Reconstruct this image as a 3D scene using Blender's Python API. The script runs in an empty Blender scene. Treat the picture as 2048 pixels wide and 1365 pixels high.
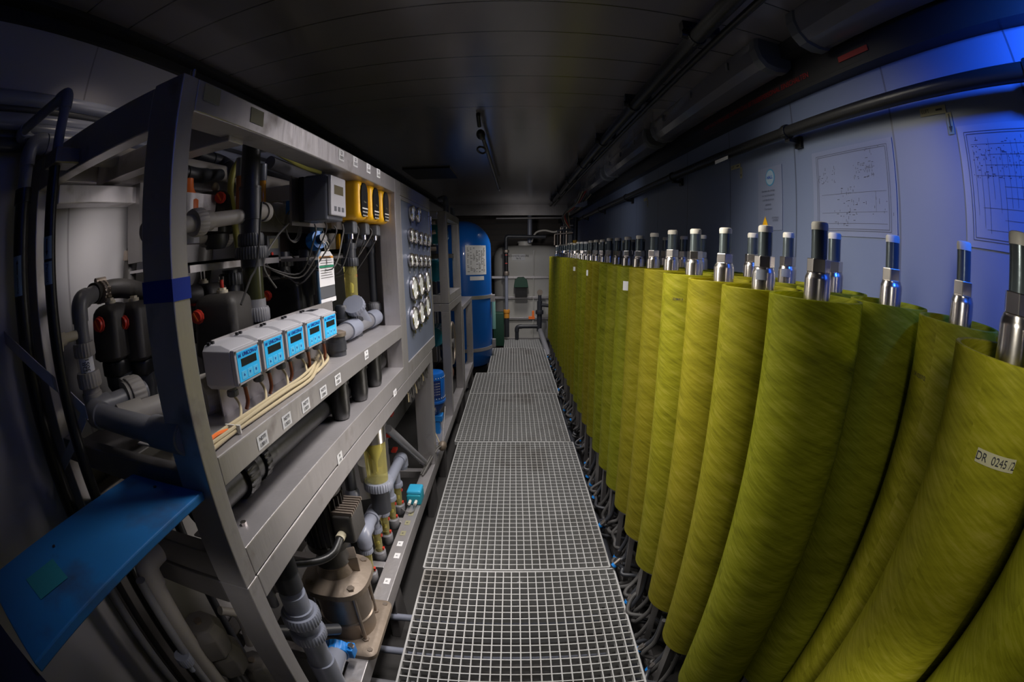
import bpy, math, random
from mathutils import Vector, Matrix
random.seed(7)
SC = bpy.context.scene
COL = SC.collection
pi = math.pi
OZ = 1.80            # height of the eye point above the floor; everything below is measured from the eye
GR = -1.55           # top of the floor grating, from the eye

# ------------------------------------------------------------------ camera
cam = bpy.data.cameras.new('camera')
camo = bpy.data.objects.new('camera', cam); COL.objects.link(camo); SC.camera = camo
cam.type = 'PANO'; cam.sensor_width = 36; cam.sensor_fit = 'HORIZONTAL'; cam.clip_start = .01; cam.clip_end = 100
K1, K2, K3 = 2.549, -1.5595, 2.6732
_c = cam.cycles if hasattr(cam, 'cycles') else cam
_c.panorama_type = 'FISHEYE_LENS_POLYNOMIAL'; _c.fisheye_fov = 2 * pi
_c.fisheye_polynomial_k0 = 0; _c.fisheye_polynomial_k1 = -K1 / 36; _c.fisheye_polynomial_k2 = -K2 / 36 ** 2
_c.fisheye_polynomial_k3 = -K3 / 36 ** 3; _c.fisheye_polynomial_k4 = 0
CR = (Matrix.Rotation(.0042, 3, 'Z') @ Matrix.Rotation(-.2132, 3, 'X') @ Matrix(((1, 0, 0), (0, 0, 1), (0, -1, 0))) @ Matrix.Rotation(.0039, 3, 'Z'))
camo.matrix_world = Matrix.Translation((0, 0, OZ)) @ (CR @ Matrix(((1, 0, 0), (0, -1, 0), (0, 0, -1)))).to_4x4()
def ray(px, py):
    x = (px - 1024) / 2048; y = (py - 682.5) / 2048; r = math.hypot(x, y) + 1e-9
    t = K1 * r + K2 * r * r + K3 * r ** 3
    return CR @ Vector((math.sin(t) * x / r, math.sin(t) * y / r, math.cos(t)))
# where the sight line through a photo pixel meets a real plane x=, y= or z=
def AX(px, py, X): d = ray(px, py); return d * (X / d.x)
def AY(px, py, Y): d = ray(px, py); return d * (Y / d.y)
def AZ(px, py, Z): d = ray(px, py); return d * (Z / d.z)

# ------------------------------------------------------------------ world, exposure, lights
w = bpy.data.worlds.new('world'); SC.world = w; w.use_nodes = True
w.node_tree.nodes['Background'].inputs[0].default_value = (.5, .55, .7, 1)
w.node_tree.nodes['Background'].inputs[1].default_value = .02
SC.view_settings.view_transform = 'Standard'; SC.view_settings.look = 'None'
SC.view_settings.exposure = 0; SC.view_settings.gamma = 1
def lamp(kind, loc, to, power, col, size=.05, spot=140, blend=.8, sy=None, spread=180):
    l = bpy.data.lights.new('lamp', kind); l.energy = power; l.color = col
    if kind == 'AREA':
        l.size = size
        if sy: l.shape = 'RECTANGLE'; l.size_y = sy
        l.spread = math.radians(spread)
    else: l.shadow_soft_size = size
    if kind == 'SPOT': l.spot_size = math.radians(spot); l.spot_blend = blend
    o = bpy.data.objects.new('unseen_light', l); COL.objects.link(o)  # unseen light source, no fitting is modelled for it
    o.location = Vector(loc) + Vector((0, 0, OZ))
    o.rotation_euler = (Vector(to) - Vector(loc)).to_track_quat('-Z', 'Y').to_euler()
    return o
WARM = (1, .86, .74); NEUT = (1, .95, .92); BLUE = (.025, .16, 1)
# unseen lights added above the walkway, shining straight down
for (x, y, p, sy) in ((-.08, 1.12, 9, .5), (-.04, 1.9, 8.0, .6), (-.02, 3.0, 8, .8), (.0, 4.5, 7.5, .8), (.1, 6.3, 12, .6)):
    lamp('AREA', (x, y, .70), (x, y, -1), p, NEUT, .2, sy=sy, spread=98)
# unseen lights added in the walkway towards the racks and the modules
lamp('AREA', (.22, 1.75, .25), (-.7, 1.6, -.30), 3.2, (1, .93, .93), .25, sy=.9, spread=100)
lamp('AREA', (.15, 1.6, -.92), (-.75, 1.45, -1.2), 2.6, (1, .91, .84), .2, sy=.7, spread=120)
lamp('AREA', (-.08, 1.35, .52), (.66, 1.25, -.08), 8.5, (1, .94, .8), .15, sy=1.2, spread=84)
lamp('AREA', (-.36, 2.3, -.4), (.7, 1.7, -.85), .9, (1, .94, .8), .3, sy=1.4, spread=115)
lamp('AREA', (-.1, 4.0, .5), (.7, 3.9, -.1), 1.6, (1, .94, .8), .3, sy=1.8, spread=110)
lamp('SPOT', (-.16, -.20, -.3), (.66, .08, -.8), 34, (1, .96, .8), .05, 48, .8)
lamp('SPOT', (.22, -.0, .12), (.62, .2, -.35), 9, (1, .96, .82), .05, 100, .9)
# coloured lamp on the right wall, faint blue from behind the viewer
lamp('SPOT', (.70, -.10, .62), (1.05, .20, .38), 95, BLUE, .04, 96, 1)
lamp('SPOT', (-.5, .38, -.55), (-.82, .62, -1.1), 1.0, (1, .93, .88), .05, 110, 1)  # added to brighten the dosing pumps below the blue board
lamp('SPOT', (.35, 3.4, .35), (1.05, 4.2, .25), 3.5, (.8, .85, 1), .05, 110, 1)  # added to lift the far stretch of the right wall
lamp('SPOT', (.05, 5.4, .35), (.3, 7.7, -.4), 30, NEUT, .05, 75, 1)  # added to brighten the white tank
lamp('SPOT', (.1, 4.2, .35), (-.7, 6.2, -.1), 18, NEUT, .05, 50, 1)  # added to brighten the blue vessel
lamp('SPOT', (.55, .8, .60), (1.05, 1.3, .2), .2, (.35, .5, 1), .05, 140, 1)
lamp('SPOT', (-.3, -.1, .4), (-.70, .45, -.45), .75, (.1, .4, 1), .06, 60, 1)
lamp('SPOT', (.15, 2.1, .5), (-.547, 2.5, .16), 3.5, BLUE, .05, 42, 1)  # added blue light for the top of the gauge panel
# unseen lights added inside the rack to brighten the pale rear wall
lamp('SPOT', (-.92, .80, .15), (-1.24, .95, .02), 3.6, (1, .93, .9), .05, 98, 1)
lamp('SPOT', (-1.04, 1.28, .10), (-1.24, 1.42, -.06), .6, (1, .93, .9), .05, 130, 1)
lamp('SPOT', (-1.0, .75, .66), (-1.15, .8, .3), 1.0, WARM, .04, 120, 1)  # added for highlights on the upper wall pipes
lamp('SPOT', (.05, .1, .3), (.1, 7.0, -.5), 60, NEUT, .05, 24, .9)  # narrow beam added to brighten the far end

# ------------------------------------------------------------------ mesh helper
ORG = {}
class MB:
    def __init__(s): s.v = []; s.f = []; s.m = []; s.mi = 0; s.sm = []
    def add(s, vs, fs, smooth=True):
        b = len(s.v); s.v += [Vector(v) for v in vs]
        for f in fs: s.f.append([b + i for i in f]); s.m.append(s.mi); s.sm.append(smooth)
        return s
    def box(s, lo, hi):
        x0, y0, z0 = lo; x1, y1, z1 = hi
        return s.add([(x0, y0, z0), (x1, y0, z0), (x1, y1, z0), (x0, y1, z0), (x0, y0, z1), (x1, y0, z1), (x1, y1, z1), (x0, y1, z1)],
                     [(3, 2, 1, 0), (4, 5, 6, 7), (0, 1, 5, 4), (1, 2, 6, 5), (2, 3, 7, 6), (3, 0, 4, 7)], False)
    def cbox(s, c, size, R=None):
        h = Vector(size) / 2; R = R or Matrix.Identity(3); c = Vector(c)
        vs = [c + R @ Vector((a * h.x, b * h.y, d * h.z)) for d in (-1, 1) for a, b in ((-1, -1), (1, -1), (1, 1), (-1, 1))]
        return s.add(vs, [(3, 2, 1, 0), (4, 5, 6, 7), (0, 1, 5, 4), (1, 2, 6, 5), (2, 3, 7, 6), (3, 0, 4, 7)], False)
    def bar(s, a, b, w_, h_, up=(0, 0, 1)):
        a = Vector(a); b = Vector(b); d = (b - a).normalized(); u = Vector(up)
        if abs(d.dot(u)) > .95: u = Vector((0, 1, 0))
        x = d.cross(u).normalized(); z = x.cross(d)
        R = Matrix((x, d, z)).transposed()
        return s.cbox((a + b) / 2, (w_, (b - a).length, h_), R)
    def lathe(s, prof, base=(0, 0, 0), axis=(0, 0, 1), n=28, rf=None):
        base = Vector(base); ax = Vector(axis).normalized()
        t = Vector((1, 0, 0)) if abs(ax.x) < .8 else Vector((0, 1, 0))
        u = ax.cross(t).normalized(); v = ax.cross(u)
        vs = []; fs = []; k = len(prof)
        for j, (r, h) in enumerate(prof):
            for i in range(n):
                a = 2 * pi * i / n; rr = r * (rf(i, j) if rf else 1)
                vs.append(base + ax * h + (u * math.cos(a) + v * math.sin(a)) * rr)
        for j in range(k - 1):
            for i in range(n):
                i2 = (i + 1) % n; fs.append((j * n + i, j * n + i2, (j + 1) * n + i2, (j + 1) * n + i))
        if prof[0][0] > 1e-6: fs.append(tuple(reversed(range(n))))
        if prof[-1][0] > 1e-6: fs.append(tuple(range((k - 1) * n, k * n)))
        return s.add(vs, fs)
    def cyl(s, a, b, r, r2=None, n=24):
        a = Vector(a); b = Vector(b)
        return s.lathe([(r, 0), (r if r2 is None else r2, (b - a).length)], a, b - a, n)
    def hollow(s, a, b, r, ri, n=48):
        a = Vector(a); b = Vector(b); L = (b - a).length
        base = a; ax = (b - a).normalized(); t = Vector((1, 0, 0)) if abs(ax.x) < .8 else Vector((0, 1, 0))
        u = ax.cross(t).normalized(); v = ax.cross(u); vs = []; fs = []
        ch = min(.0015, (r - ri) * .3)
        P = [(ri, 0), (r - ch * 3, 0), (r, ch * 3), (r, L - ch), (r - ch, L), (ri + ch, L), (ri, L - ch)]
        for (rr, h) in P:
            for i in range(n):
                q = 2 * pi * i / n; vs.append(base + ax * h + (u * math.cos(q) + v * math.sin(q)) * rr)
        for j in range(len(P)):
            j2 = (j + 1) % len(P)
            for i in range(n):
                i2 = (i + 1) % n; fs.append((j * n + i, j * n + i2, j2 * n + i2, j2 * n + i))
        return s.add(vs, fs)
    def path(s, pts, r, n=16, closed=False):
        pts = [Vector(p) for p in pts]; q = [pts[0]]
        for p in pts[1:]:
            if (p - q[-1]).length > 1e-5: q.append(p)
        pts = q; k = len(pts); vs = []; fs = []; prev = None
        for i, p in enumerate(pts):
            d = ((pts[(i + 1) % k] if (closed or i < k - 1) else p) - (pts[i - 1] if (closed or i > 0) else p)).normalized()
            if prev is None:
                t = Vector((0, 0, 1)) if abs(d.z) < .9 else Vector((1, 0, 0)); u = d.cross(t).normalized()
            else: u = (prev - d * prev.dot(d)).normalized()
            prev = u; v = d.cross(u); rr = r[i] if isinstance(r, (list, tuple)) else r
            for j in range(n):
                a = 2 * pi * j / n; vs.append(p + (u * math.cos(a) + v * math.sin(a)) * rr)
        for i in range(k if closed else k - 1):
            i2 = (i + 1) % k
            for j in range(n):
                j2 = (j + 1) % n; fs.append((i * n + j, i * n + j2, i2 * n + j2, i2 * n + j))
        if not closed: fs.append(tuple(reversed(range(n)))); fs.append(tuple(range((k - 1) * n, k * n)))
        return s.add(vs, fs)
    def pvc(s, pts, r, n=20, fit=1.16, bend=1.7, caps=True):
        """rigid pipe: straight runs with fatter elbow fittings at the corners"""
        pts = [Vector(p) for p in pts]; run = [pts[0]]
        for i in range(1, len(pts) - 1):
            a, b, c = pts[i - 1], pts[i], pts[i + 1]
            d1 = (a - b).normalized(); d2 = (c - b).normalized(); R = min(r * bend, (a - b).length * .45, (c - b).length * .45)
            arc = bez(b + d1 * R, b, b + d2 * R, 7)
            if fit > 1:
                e = r * .9
                s.path([b + d1 * (R + e)] + arc + [b + d2 * (R + e)], r * fit, n)
            run += arc
        run.append(pts[-1]); s.path(run, r, n); return s
    def ring(s, c, ax, r, w_, n=22, d=.955):
        """ribbed union nut"""
        c = Vector(c); ax = Vector(ax).normalized()
        g = lambda i, j: (1 if (i // 2) % 2 else d) if 0 < j < 3 else .95
        s.lathe([(r, -w_ / 2), (r, -w_ * .42), (r, w_ * .3), (r * .97, w_ / 2)], c, ax, n * 4, g); return s
    def hexn(s, c, ax, r, h, n=6):
        vs = len(s.v); s.lathe([(r, 0), (r, h)], c, ax, n)
        for i in range(len(s.sm) - n - 2, len(s.sm)): s.sm[i] = False
        return s
    def sphere(s, c, r, sc=(1, 1, 1), n=20, m=12):
        c = Vector(c); prof = []; vs = []; fs = []
        for j in range(m + 1):
            t = pi * j / m
            for i in range(n):
                a = 2 * pi * i / n
                vs.append(c + Vector((r * sc[0] * math.sin(t) * math.cos(a), r * sc[1] * math.sin(t) * math.sin(a), r * sc[2] * math.cos(t))))
        for j in range(m):
            for i in range(n): i2 = (i + 1) % n; fs.append((j * n + i2, j * n + i, (j + 1) * n + i, (j + 1) * n + i2))
        return s.add(vs, fs)
    def loft(s, rings, cap=True):
        n = len(rings[0]); vs = [p for R in rings for p in R]; fs = []
        for j in range(len(rings) - 1):
            for i in range(n): i2 = (i + 1) % n; fs.append((j * n + i, j * n + i2, (j + 1) * n + i2, (j + 1) * n + i))
        if cap: fs.append(tuple(reversed(range(n)))); fs.append(tuple(range((len(rings) - 1) * n, len(rings) * n)))
        return s.add(vs, fs)
    def rbox(s, c, size, rad, seg=4, R=None, top=None, tr=.012):
        """box with rounded vertical edges and a softened top; top=(sx,sy) tapers it"""
        c = Vector(c); R = R or Matrix.Identity(3); sx, sy, sz = size; top = top or (1, 1)
        def rr(fx, fy, z, inset):
            o = []
            ax, ay = sx / 2 * fx - inset, sy / 2 * fy - inset; q = max(min(rad, ax, ay) - inset * .3, .001)
            for k, (mx, my) in enumerate(((1, 1), (-1, 1), (-1, -1), (1, -1))):
                for j in range(seg + 1):
                    a = pi / 2 * k + pi / 2 * j / seg
                    o.append(c + R @ Vector((mx * (ax - q) + q * math.cos(a), my * (ay - q) + q * math.sin(a), z)))
            return o
        h = sz / 2
        rings = [rr(1, 1, -h, tr * .3), rr(1, 1, -h + tr * .3, 0)]
        for k in range(5):
            a = pi / 2 * k / 4; rings.append(rr(top[0], top[1], h - tr + tr * math.sin(a), tr * (1 - math.cos(a))))
        return s.loft(rings)
    def quad(s, a, b, c, d): return s.add([a, b, c, d], [(0, 1, 2, 3)], False)
    def build(s, name, mat, parent=None, bevel=0, local=False, ang=35):
        o_org = Vector((0, 0, 0))
        if parent is not None: o_org = ORG[parent.name]
        elif not local:
            xs = [v.x for v in s.v]; ys = [v.y for v in s.v]; zs = [v.z for v in s.v]
            o_org = Vector(((min(xs) + max(xs)) / 2, (min(ys) + max(ys)) / 2, min(zs) + OZ))
        off = Vector((0, 0, 0)) if local else Vector((0, 0, OZ)) - o_org
        me = bpy.data.meshes.new(name); me.from_pydata([v + off for v in s.v], [], s.f)
        for m in (mat if isinstance(mat, (list, tuple)) else [mat]): me.materials.append(m)
        me.polygons.foreach_set('material_index', s.m); me.polygons.foreach_set('use_smooth', s.sm)
        me.validate(); me.update()
        if any(s.sm): me.set_sharp_from_angle(angle=math.radians(ang))
        o = bpy.data.objects.new(name, me); COL.objects.link(o)
        if parent is not None: o.parent = parent; ORG[o.name] = ORG[parent.name]
        else: o.location = o_org; ORG[o.name] = o_org
        if bevel:
            b = o.modifiers.new('edge', 'BEVEL'); b.width = bevel; b.segments = 2; b.limit_method = 'ANGLE'; b.angle_limit = math.radians(40)
        return o
def bez(a, b, c, n=8):
    return [a * (1 - t) ** 2 + b * 2 * t * (1 - t) + c * t * t for t in [i / (n - 1) for i in range(n)]]
def smooth(pts, k=6):
    pts = [Vector(p) for p in pts]; P = [pts[0]] + pts + [pts[-1]]; o = []
    for i in range(1, len(P) - 2):
        a, b, c, d = P[i - 1], P[i], P[i + 1], P[i + 2]
        for j in range(k):
            t = j / k; o.append(.5 * (2 * b + (c - a) * t + (2 * a - 5 * b + 4 * c - d) * t * t + (3 * b - a - 3 * c + d) * t ** 3))
    o.append(pts[-1]); return o
def tag(o, label=None, cat=None, group=None, kind=None):
    if label: o['label'] = label
    if cat: o['category'] = cat
    if group: o['group'] = group
    if kind: o['kind'] = kind
    return o
def thing(name, label, cat, loc, group=None, rz=0):
    o = bpy.data.objects.new(name, None); COL.objects.link(o); o.empty_display_size = .05
    o.location = Vector(loc) + Vector((0, 0, OZ)); o.rotation_euler.z = rz
    ORG[o.name] = o.location.copy()
    return tag(o, label, cat, group)
def copy_tree(o, parent=None):
    c = o.copy(); COL.objects.link(c); c.parent = parent; ORG[c.name] = ORG[o.name]
    for ch in [x for x in SC.objects if x.parent == o]: copy_tree(ch, c)
    return c
KIDS = {}
def dup(root, loc, label, group=None, kids=None):
    """copy a thing with its parts and sub-parts"""
    c = root.copy(); COL.objects.link(c)
    c.location = Vector(loc) + Vector((0, 0, OZ)); ORG[c.name] = c.location.copy()
    c['label'] = label
    if group: c['group'] = group
    for ch in root.children:
        d = ch.copy(); COL.objects.link(d); d.parent = c; ORG[d.name] = ORG[c.name]
        for g in ch.children:
            e = g.copy(); COL.objects.link(e); e.parent = d; ORG[e.name] = ORG[c.name]
    return c
_txt = {}
def text(s_, size, c, right, up, mat, parent, name='lettering', bold=0, label=None):
    """flat printed writing laid on a surface; c = centre"""
    key = s_
    if key not in _txt:
        cu = bpy.data.curves.new('t', 'FONT'); cu.body = s_; cu.align_x = 'CENTER'; cu.align_y = 'CENTER'; cu.size = 1; cu.offset = bold
        ob = bpy.data.objects.new('t', cu); COL.objects.link(ob)
        bpy.context.view_layer.update()
        me = bpy.data.meshes.new_from_object(ob)
        _txt[key] = ([v.co.copy() for v in me.vertices], [list(p.vertices) for p in me.polygons])
        bpy.data.objects.remove(ob); bpy.data.curves.remove(cu); bpy.data.meshes.remove(me)
    vs, fs = _txt[key]; right = Vector(right).normalized(); up = Vector(up).normalized(); c = Vector(c); nrm = right.cross(up)
    m = MB(); m.add([c + right * v.x * size + up * v.y * size + nrm * .0006 for v in vs], fs, False)
    return m.build(name, mat, parent)

# ------------------------------------------------------------------ materials
def mat(name, col, rough=.5, metal=0, bump=0, bscale=40, var=0, vscale=3, spec=.5, emit=None, alpha=None, trans=0, coat=0, dirt=None, dscale=6, dlo=.5, stretch=None, ior=1.45):
    m = bpy.data.materials.new(name); m.use_nodes = True; nt = m.node_tree; p = nt.nodes['Principled BSDF']
    def N(t): return nt.nodes.new(t)
    p.inputs['Roughness'].default_value = rough; p.inputs['Metallic'].default_value = metal
    p.inputs['Specular IOR Level'].default_value = spec; p.inputs['IOR'].default_value = ior
    p.inputs['Coat Weight'].default_value = coat; p.inputs['Transmission Weight'].default_value = trans
    c4 = (*col, 1); p.inputs['Base Color'].default_value = c4
    tc = N('ShaderNodeTexCoord'); mp = N('ShaderNodeMapping'); nt.links.new(tc.outputs['Object'], mp.inputs[0])
    if stretch: mp.inputs['Scale'].default_value = stretch
    last = None
    if var or dirt:
        no = N('ShaderNodeTexNoise'); no.inputs['Scale'].default_value = vscale; no.inputs['Detail'].default_value = 5; nt.links.new(mp.outputs[0], no.inputs[0])
        mx = N('ShaderNodeMix'); mx.data_type = 'RGBA'
        mx.inputs[6].default_value = tuple(max(0, c * (1 - var)) for c in col) + (1,); mx.inputs[7].default_value = tuple(min(1, c * (1 + var)) for c in col) + (1,)
        nt.links.new(no.outputs[0], mx.inputs[0]); last = mx.outputs[2]
        if dirt:
            n2 = N('ShaderNodeTexNoise'); n2.inputs['Scale'].default_value = dscale; n2.inputs['Detail'].default_value = 8; nt.links.new(tc.outputs['Object'], n2.inputs[0])
            r = N('ShaderNodeMapRange'); r.inputs[1].default_value = dlo; r.inputs[2].default_value = dlo + .2; nt.links.new(n2.outputs[0], r.inputs[0])
            m2 = N('ShaderNodeMix'); m2.data_type = 'RGBA'; nt.links.new(last, m2.inputs[6]); m2.inputs[7].default_value = (*dirt, 1); nt.links.new(r.outputs[0], m2.inputs[0]); last = m2.outputs[2]
            if metal:
                q = N('ShaderNodeMath'); q.operation = 'MULTIPLY_ADD'; q.inputs[1].default_value = -.7 * metal; q.inputs[2].default_value = metal
                nt.links.new(r.outputs[0], q.inputs[0]); nt.links.new(q.outputs[0], p.inputs['Metallic'])
        nt.links.new(last, p.inputs['Base Color'])
    if bump:
        nb = N('ShaderNodeTexNoise'); nb.inputs['Scale'].default_value = bscale; nb.inputs['Detail'].default_value = 4; nt.links.new(mp.outputs[0], nb.inputs[0])
        b = N('ShaderNodeBump'); b.inputs['Strength'].default_value = bump; b.inputs['Distance'].default_value = .01
        nt.links.new(nb.outputs[0], b.inputs['Height']); nt.links.new(b.outputs[0], p.inputs['Normal'])
    if emit: p.inputs['Emission Color'].default_value = (*emit[:3], 1); p.inputs['Emission Strength'].default_value = emit[3]
    return m
M = {}
M['steel'] = mat('brushed_steel', (.46, .44, .45), .4, .72, .15, 30, .25, 5, dirt=(.16, .13, .11), dscale=9, dlo=.6, stretch=(1, 1, .2))
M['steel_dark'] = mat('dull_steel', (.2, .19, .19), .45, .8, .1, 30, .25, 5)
M['chrome'] = mat('polished_steel', (.6, .56, .54), .24, 1, .03, 20, .1, 6)
M['bronze'] = mat('dusty_steel', (.3, .25, .21), .4, .75, .1, 40, .3, 10)
M['pvc'] = mat('grey_pvc', (.16, .16, .175), .38, 0, .06, 30, .15, 4)
M['pvc_light'] = mat('blue_grey_pvc', (.2, .215, .27), .3, 0, .04, 20, .12, 4)
M['pvc_dusty'] = mat('dusty_pvc', (.27, .25, .23), .55, 0, .08, 40, .2, 5)
M['pvc_dark'] = mat('dark_pvc', (.028, .03, .037), .42, 0, .05, 30, .2, 4)
M['black'] = mat('black_plastic', (.010, .010, .011), .38, 0, .08, 60, .2, 5)
M['dusty_black'] = mat('dusty_black_plastic', (.035, .032, .03), .55, 0, .1, 60, .3, 9)
M['rubber'] = mat('rubber', (.05, .048, .048), .6, 0, .05, 60, .2, 6)
M['beige'] = mat('beige_plastic', (.5, .45, .33), .5, 0, .05, 40, .15, 6)
M['white'] = mat('white_plastic', (.62, .6, .56), .45, 0, 0, 30, .06, 4)
M['tankwhite'] = mat('white_tank_plastic', (.46, .45, .42), .4, 0, .05, 8, .12, 2.5)
M['red'] = mat('red_plastic', (.5, .035, .02), .4)
M['red_print'] = mat('dark_red_print', (.22, .01, .01), .5)
M['orange'] = mat('orange_plastic', (.8, .17, .03), .45, var=.1)
M['yellow'] = mat('yellow_plastic', (.8, .42, .01), .35, var=.06)
M['blue'] = mat('blue_paint', (.005, .1, .42), .28, 0, .03, 10, .12, 3, coat=.3)
M['bluetape'] = mat('blue_tape', (.005, .03, .3), .5)
M['blueclip'] = mat('blue_casting', (.01, .19, .6), .4, 0, .1, 60, .15, 20)
M['board'] = mat('blue_board_paint', (.012, .13, .36), .5, 0, .08, 25, .15, 5, dirt=(.035, .035, .05), dscale=6, dlo=.55)
M['cyan'] = mat('cyan_label', (.03, .5, .95), .4)
M['teal'] = mat('teal_paint', (.01, .22, .3), .4, var=.2)
M['greypl'] = mat('grey_plastic', (.36, .355, .38), .45, 0, .03, 40, .06, 4)
M['greydk'] = mat('dark_grey_plastic', (.09, .095, .105), .5, var=.1)
M['lcd'] = mat('display_glass', (.015, .02, .025), .2)
M['navy'] = mat('navy_print', (.01, .05, .3), .5)
M['ink'] = mat('black_print', (.015, .015, .02), .6)
M['paper'] = mat('paper_label', (.68, .68, .69), .6, var=.05)
M['dull_label'] = mat('yellowed_label', (.25, .235, .15), .6, var=.1)
M['glassy'] = mat('yellow_glass', (.8, .72, .26), .1, trans=.8, ior=1.2, coat=.3)
M['clear'] = mat('clear_plastic', (.9, .88, .86), .08, trans=1, ior=1.15)
M['amber'] = mat('amber_tube', (.75, .33, .03), .2, coat=.4)
M['brownp'] = mat('brown_tube', (.32, .12, .05), .2, coat=.4)
M['yhose'] = mat('yellow_hose', (.36, .34, .08), .45, 0, .1, 80, .2, 8)
M['cable'] = mat('beige_cable', (.42, .35, .22), .5, var=.1)
M['gcable'] = mat('grey_cable', (.11, .105, .10), .5)
M['grate'] = mat('grating_grp', (.36, .36, .36), .5, 0, .1, 60, .15, 3, dirt=(.2, .185, .17), dscale=2.2, dlo=.58)
M['green'] = mat('dark_green_plastic', (.012, .05, .03), .5, var=.2)
M['taggreen'] = mat('green_print', (.02, .22, .12), .5)
M['tagorange'] = mat('orange_print', (.6, .25, .03), .5)
M['sand'] = mat('dusty_casting', (.2, .16, .125), .5, .35, .2, 40, .3, 6)
M['wood'] = mat('pale_block', (.3, .24, .17), .7, var=.3)
M['white_wall'] = mat('white_sheet_wall', (.42, .41, .42), .3, 0, .03, 4, .08, 1.5)
def panel_mat(name, col, rough, axis, step, metal=0, w_=.006, dark=.35, var=.1, coat=0):
    """sheet panels with thin joints every `step` metres"""
    m = mat(name, col, rough, metal, .04, 6, var, 1.6, coat=coat); nt = m.node_tree; p = nt.nodes['Principled BSDF']
    tc = nt.nodes.new('ShaderNodeTexCoord'); sp = nt.nodes.new('ShaderNodeSeparateXYZ'); nt.links.new(tc.outputs['Object'], sp.inputs[0])
    a = nt.nodes.new('ShaderNodeMath'); a.operation = 'PINGPONG'; a.inputs[1].default_value = step / 2; nt.links.new(sp.outputs[axis], a.inputs[0])
    b = nt.nodes.new('ShaderNodeMath'); b.operation = 'LESS_THAN'; b.inputs[1].default_value = w_ / 2; nt.links.new(a.outputs[0], b.inputs[0])
    src = p.inputs['Base Color'].links[0].from_socket
    mx = nt.nodes.new('ShaderNodeMix'); mx.data_type = 'RGBA'; nt.links.new(b.outputs[0], mx.inputs[0]); nt.links.new(src, mx.inputs[6])
    mx.inputs[7].default_value = tuple(c * dark for c in col) + (1,); nt.links.new(mx.outputs[2], p.inputs['Base Color'])
    return m
M['ceiling'] = panel_mat('ceiling_sheet', (.21, .195, .205), (.22), 1, .225, .35, .007, .25, .25, coat=.45)
M['ceiling'].node_tree.nodes['Principled BSDF'].inputs['Coat Roughness'].default_value = .2
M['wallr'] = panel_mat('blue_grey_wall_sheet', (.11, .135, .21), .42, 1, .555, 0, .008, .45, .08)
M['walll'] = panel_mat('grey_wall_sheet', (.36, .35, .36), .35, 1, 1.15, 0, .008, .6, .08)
M['wallb'] = panel_mat('brown_slat_wall', (.035, .022, .016), .5, 2, .12, 0, .02, .3, .3)
M['floor'] = mat('dirty_floor', (.025, .023, .022), .7, 0, .2, 10, .4, 3)
M['trim'] = mat('dark_trim', (.02, .02, .022), .4, .2, var=.2)
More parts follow.
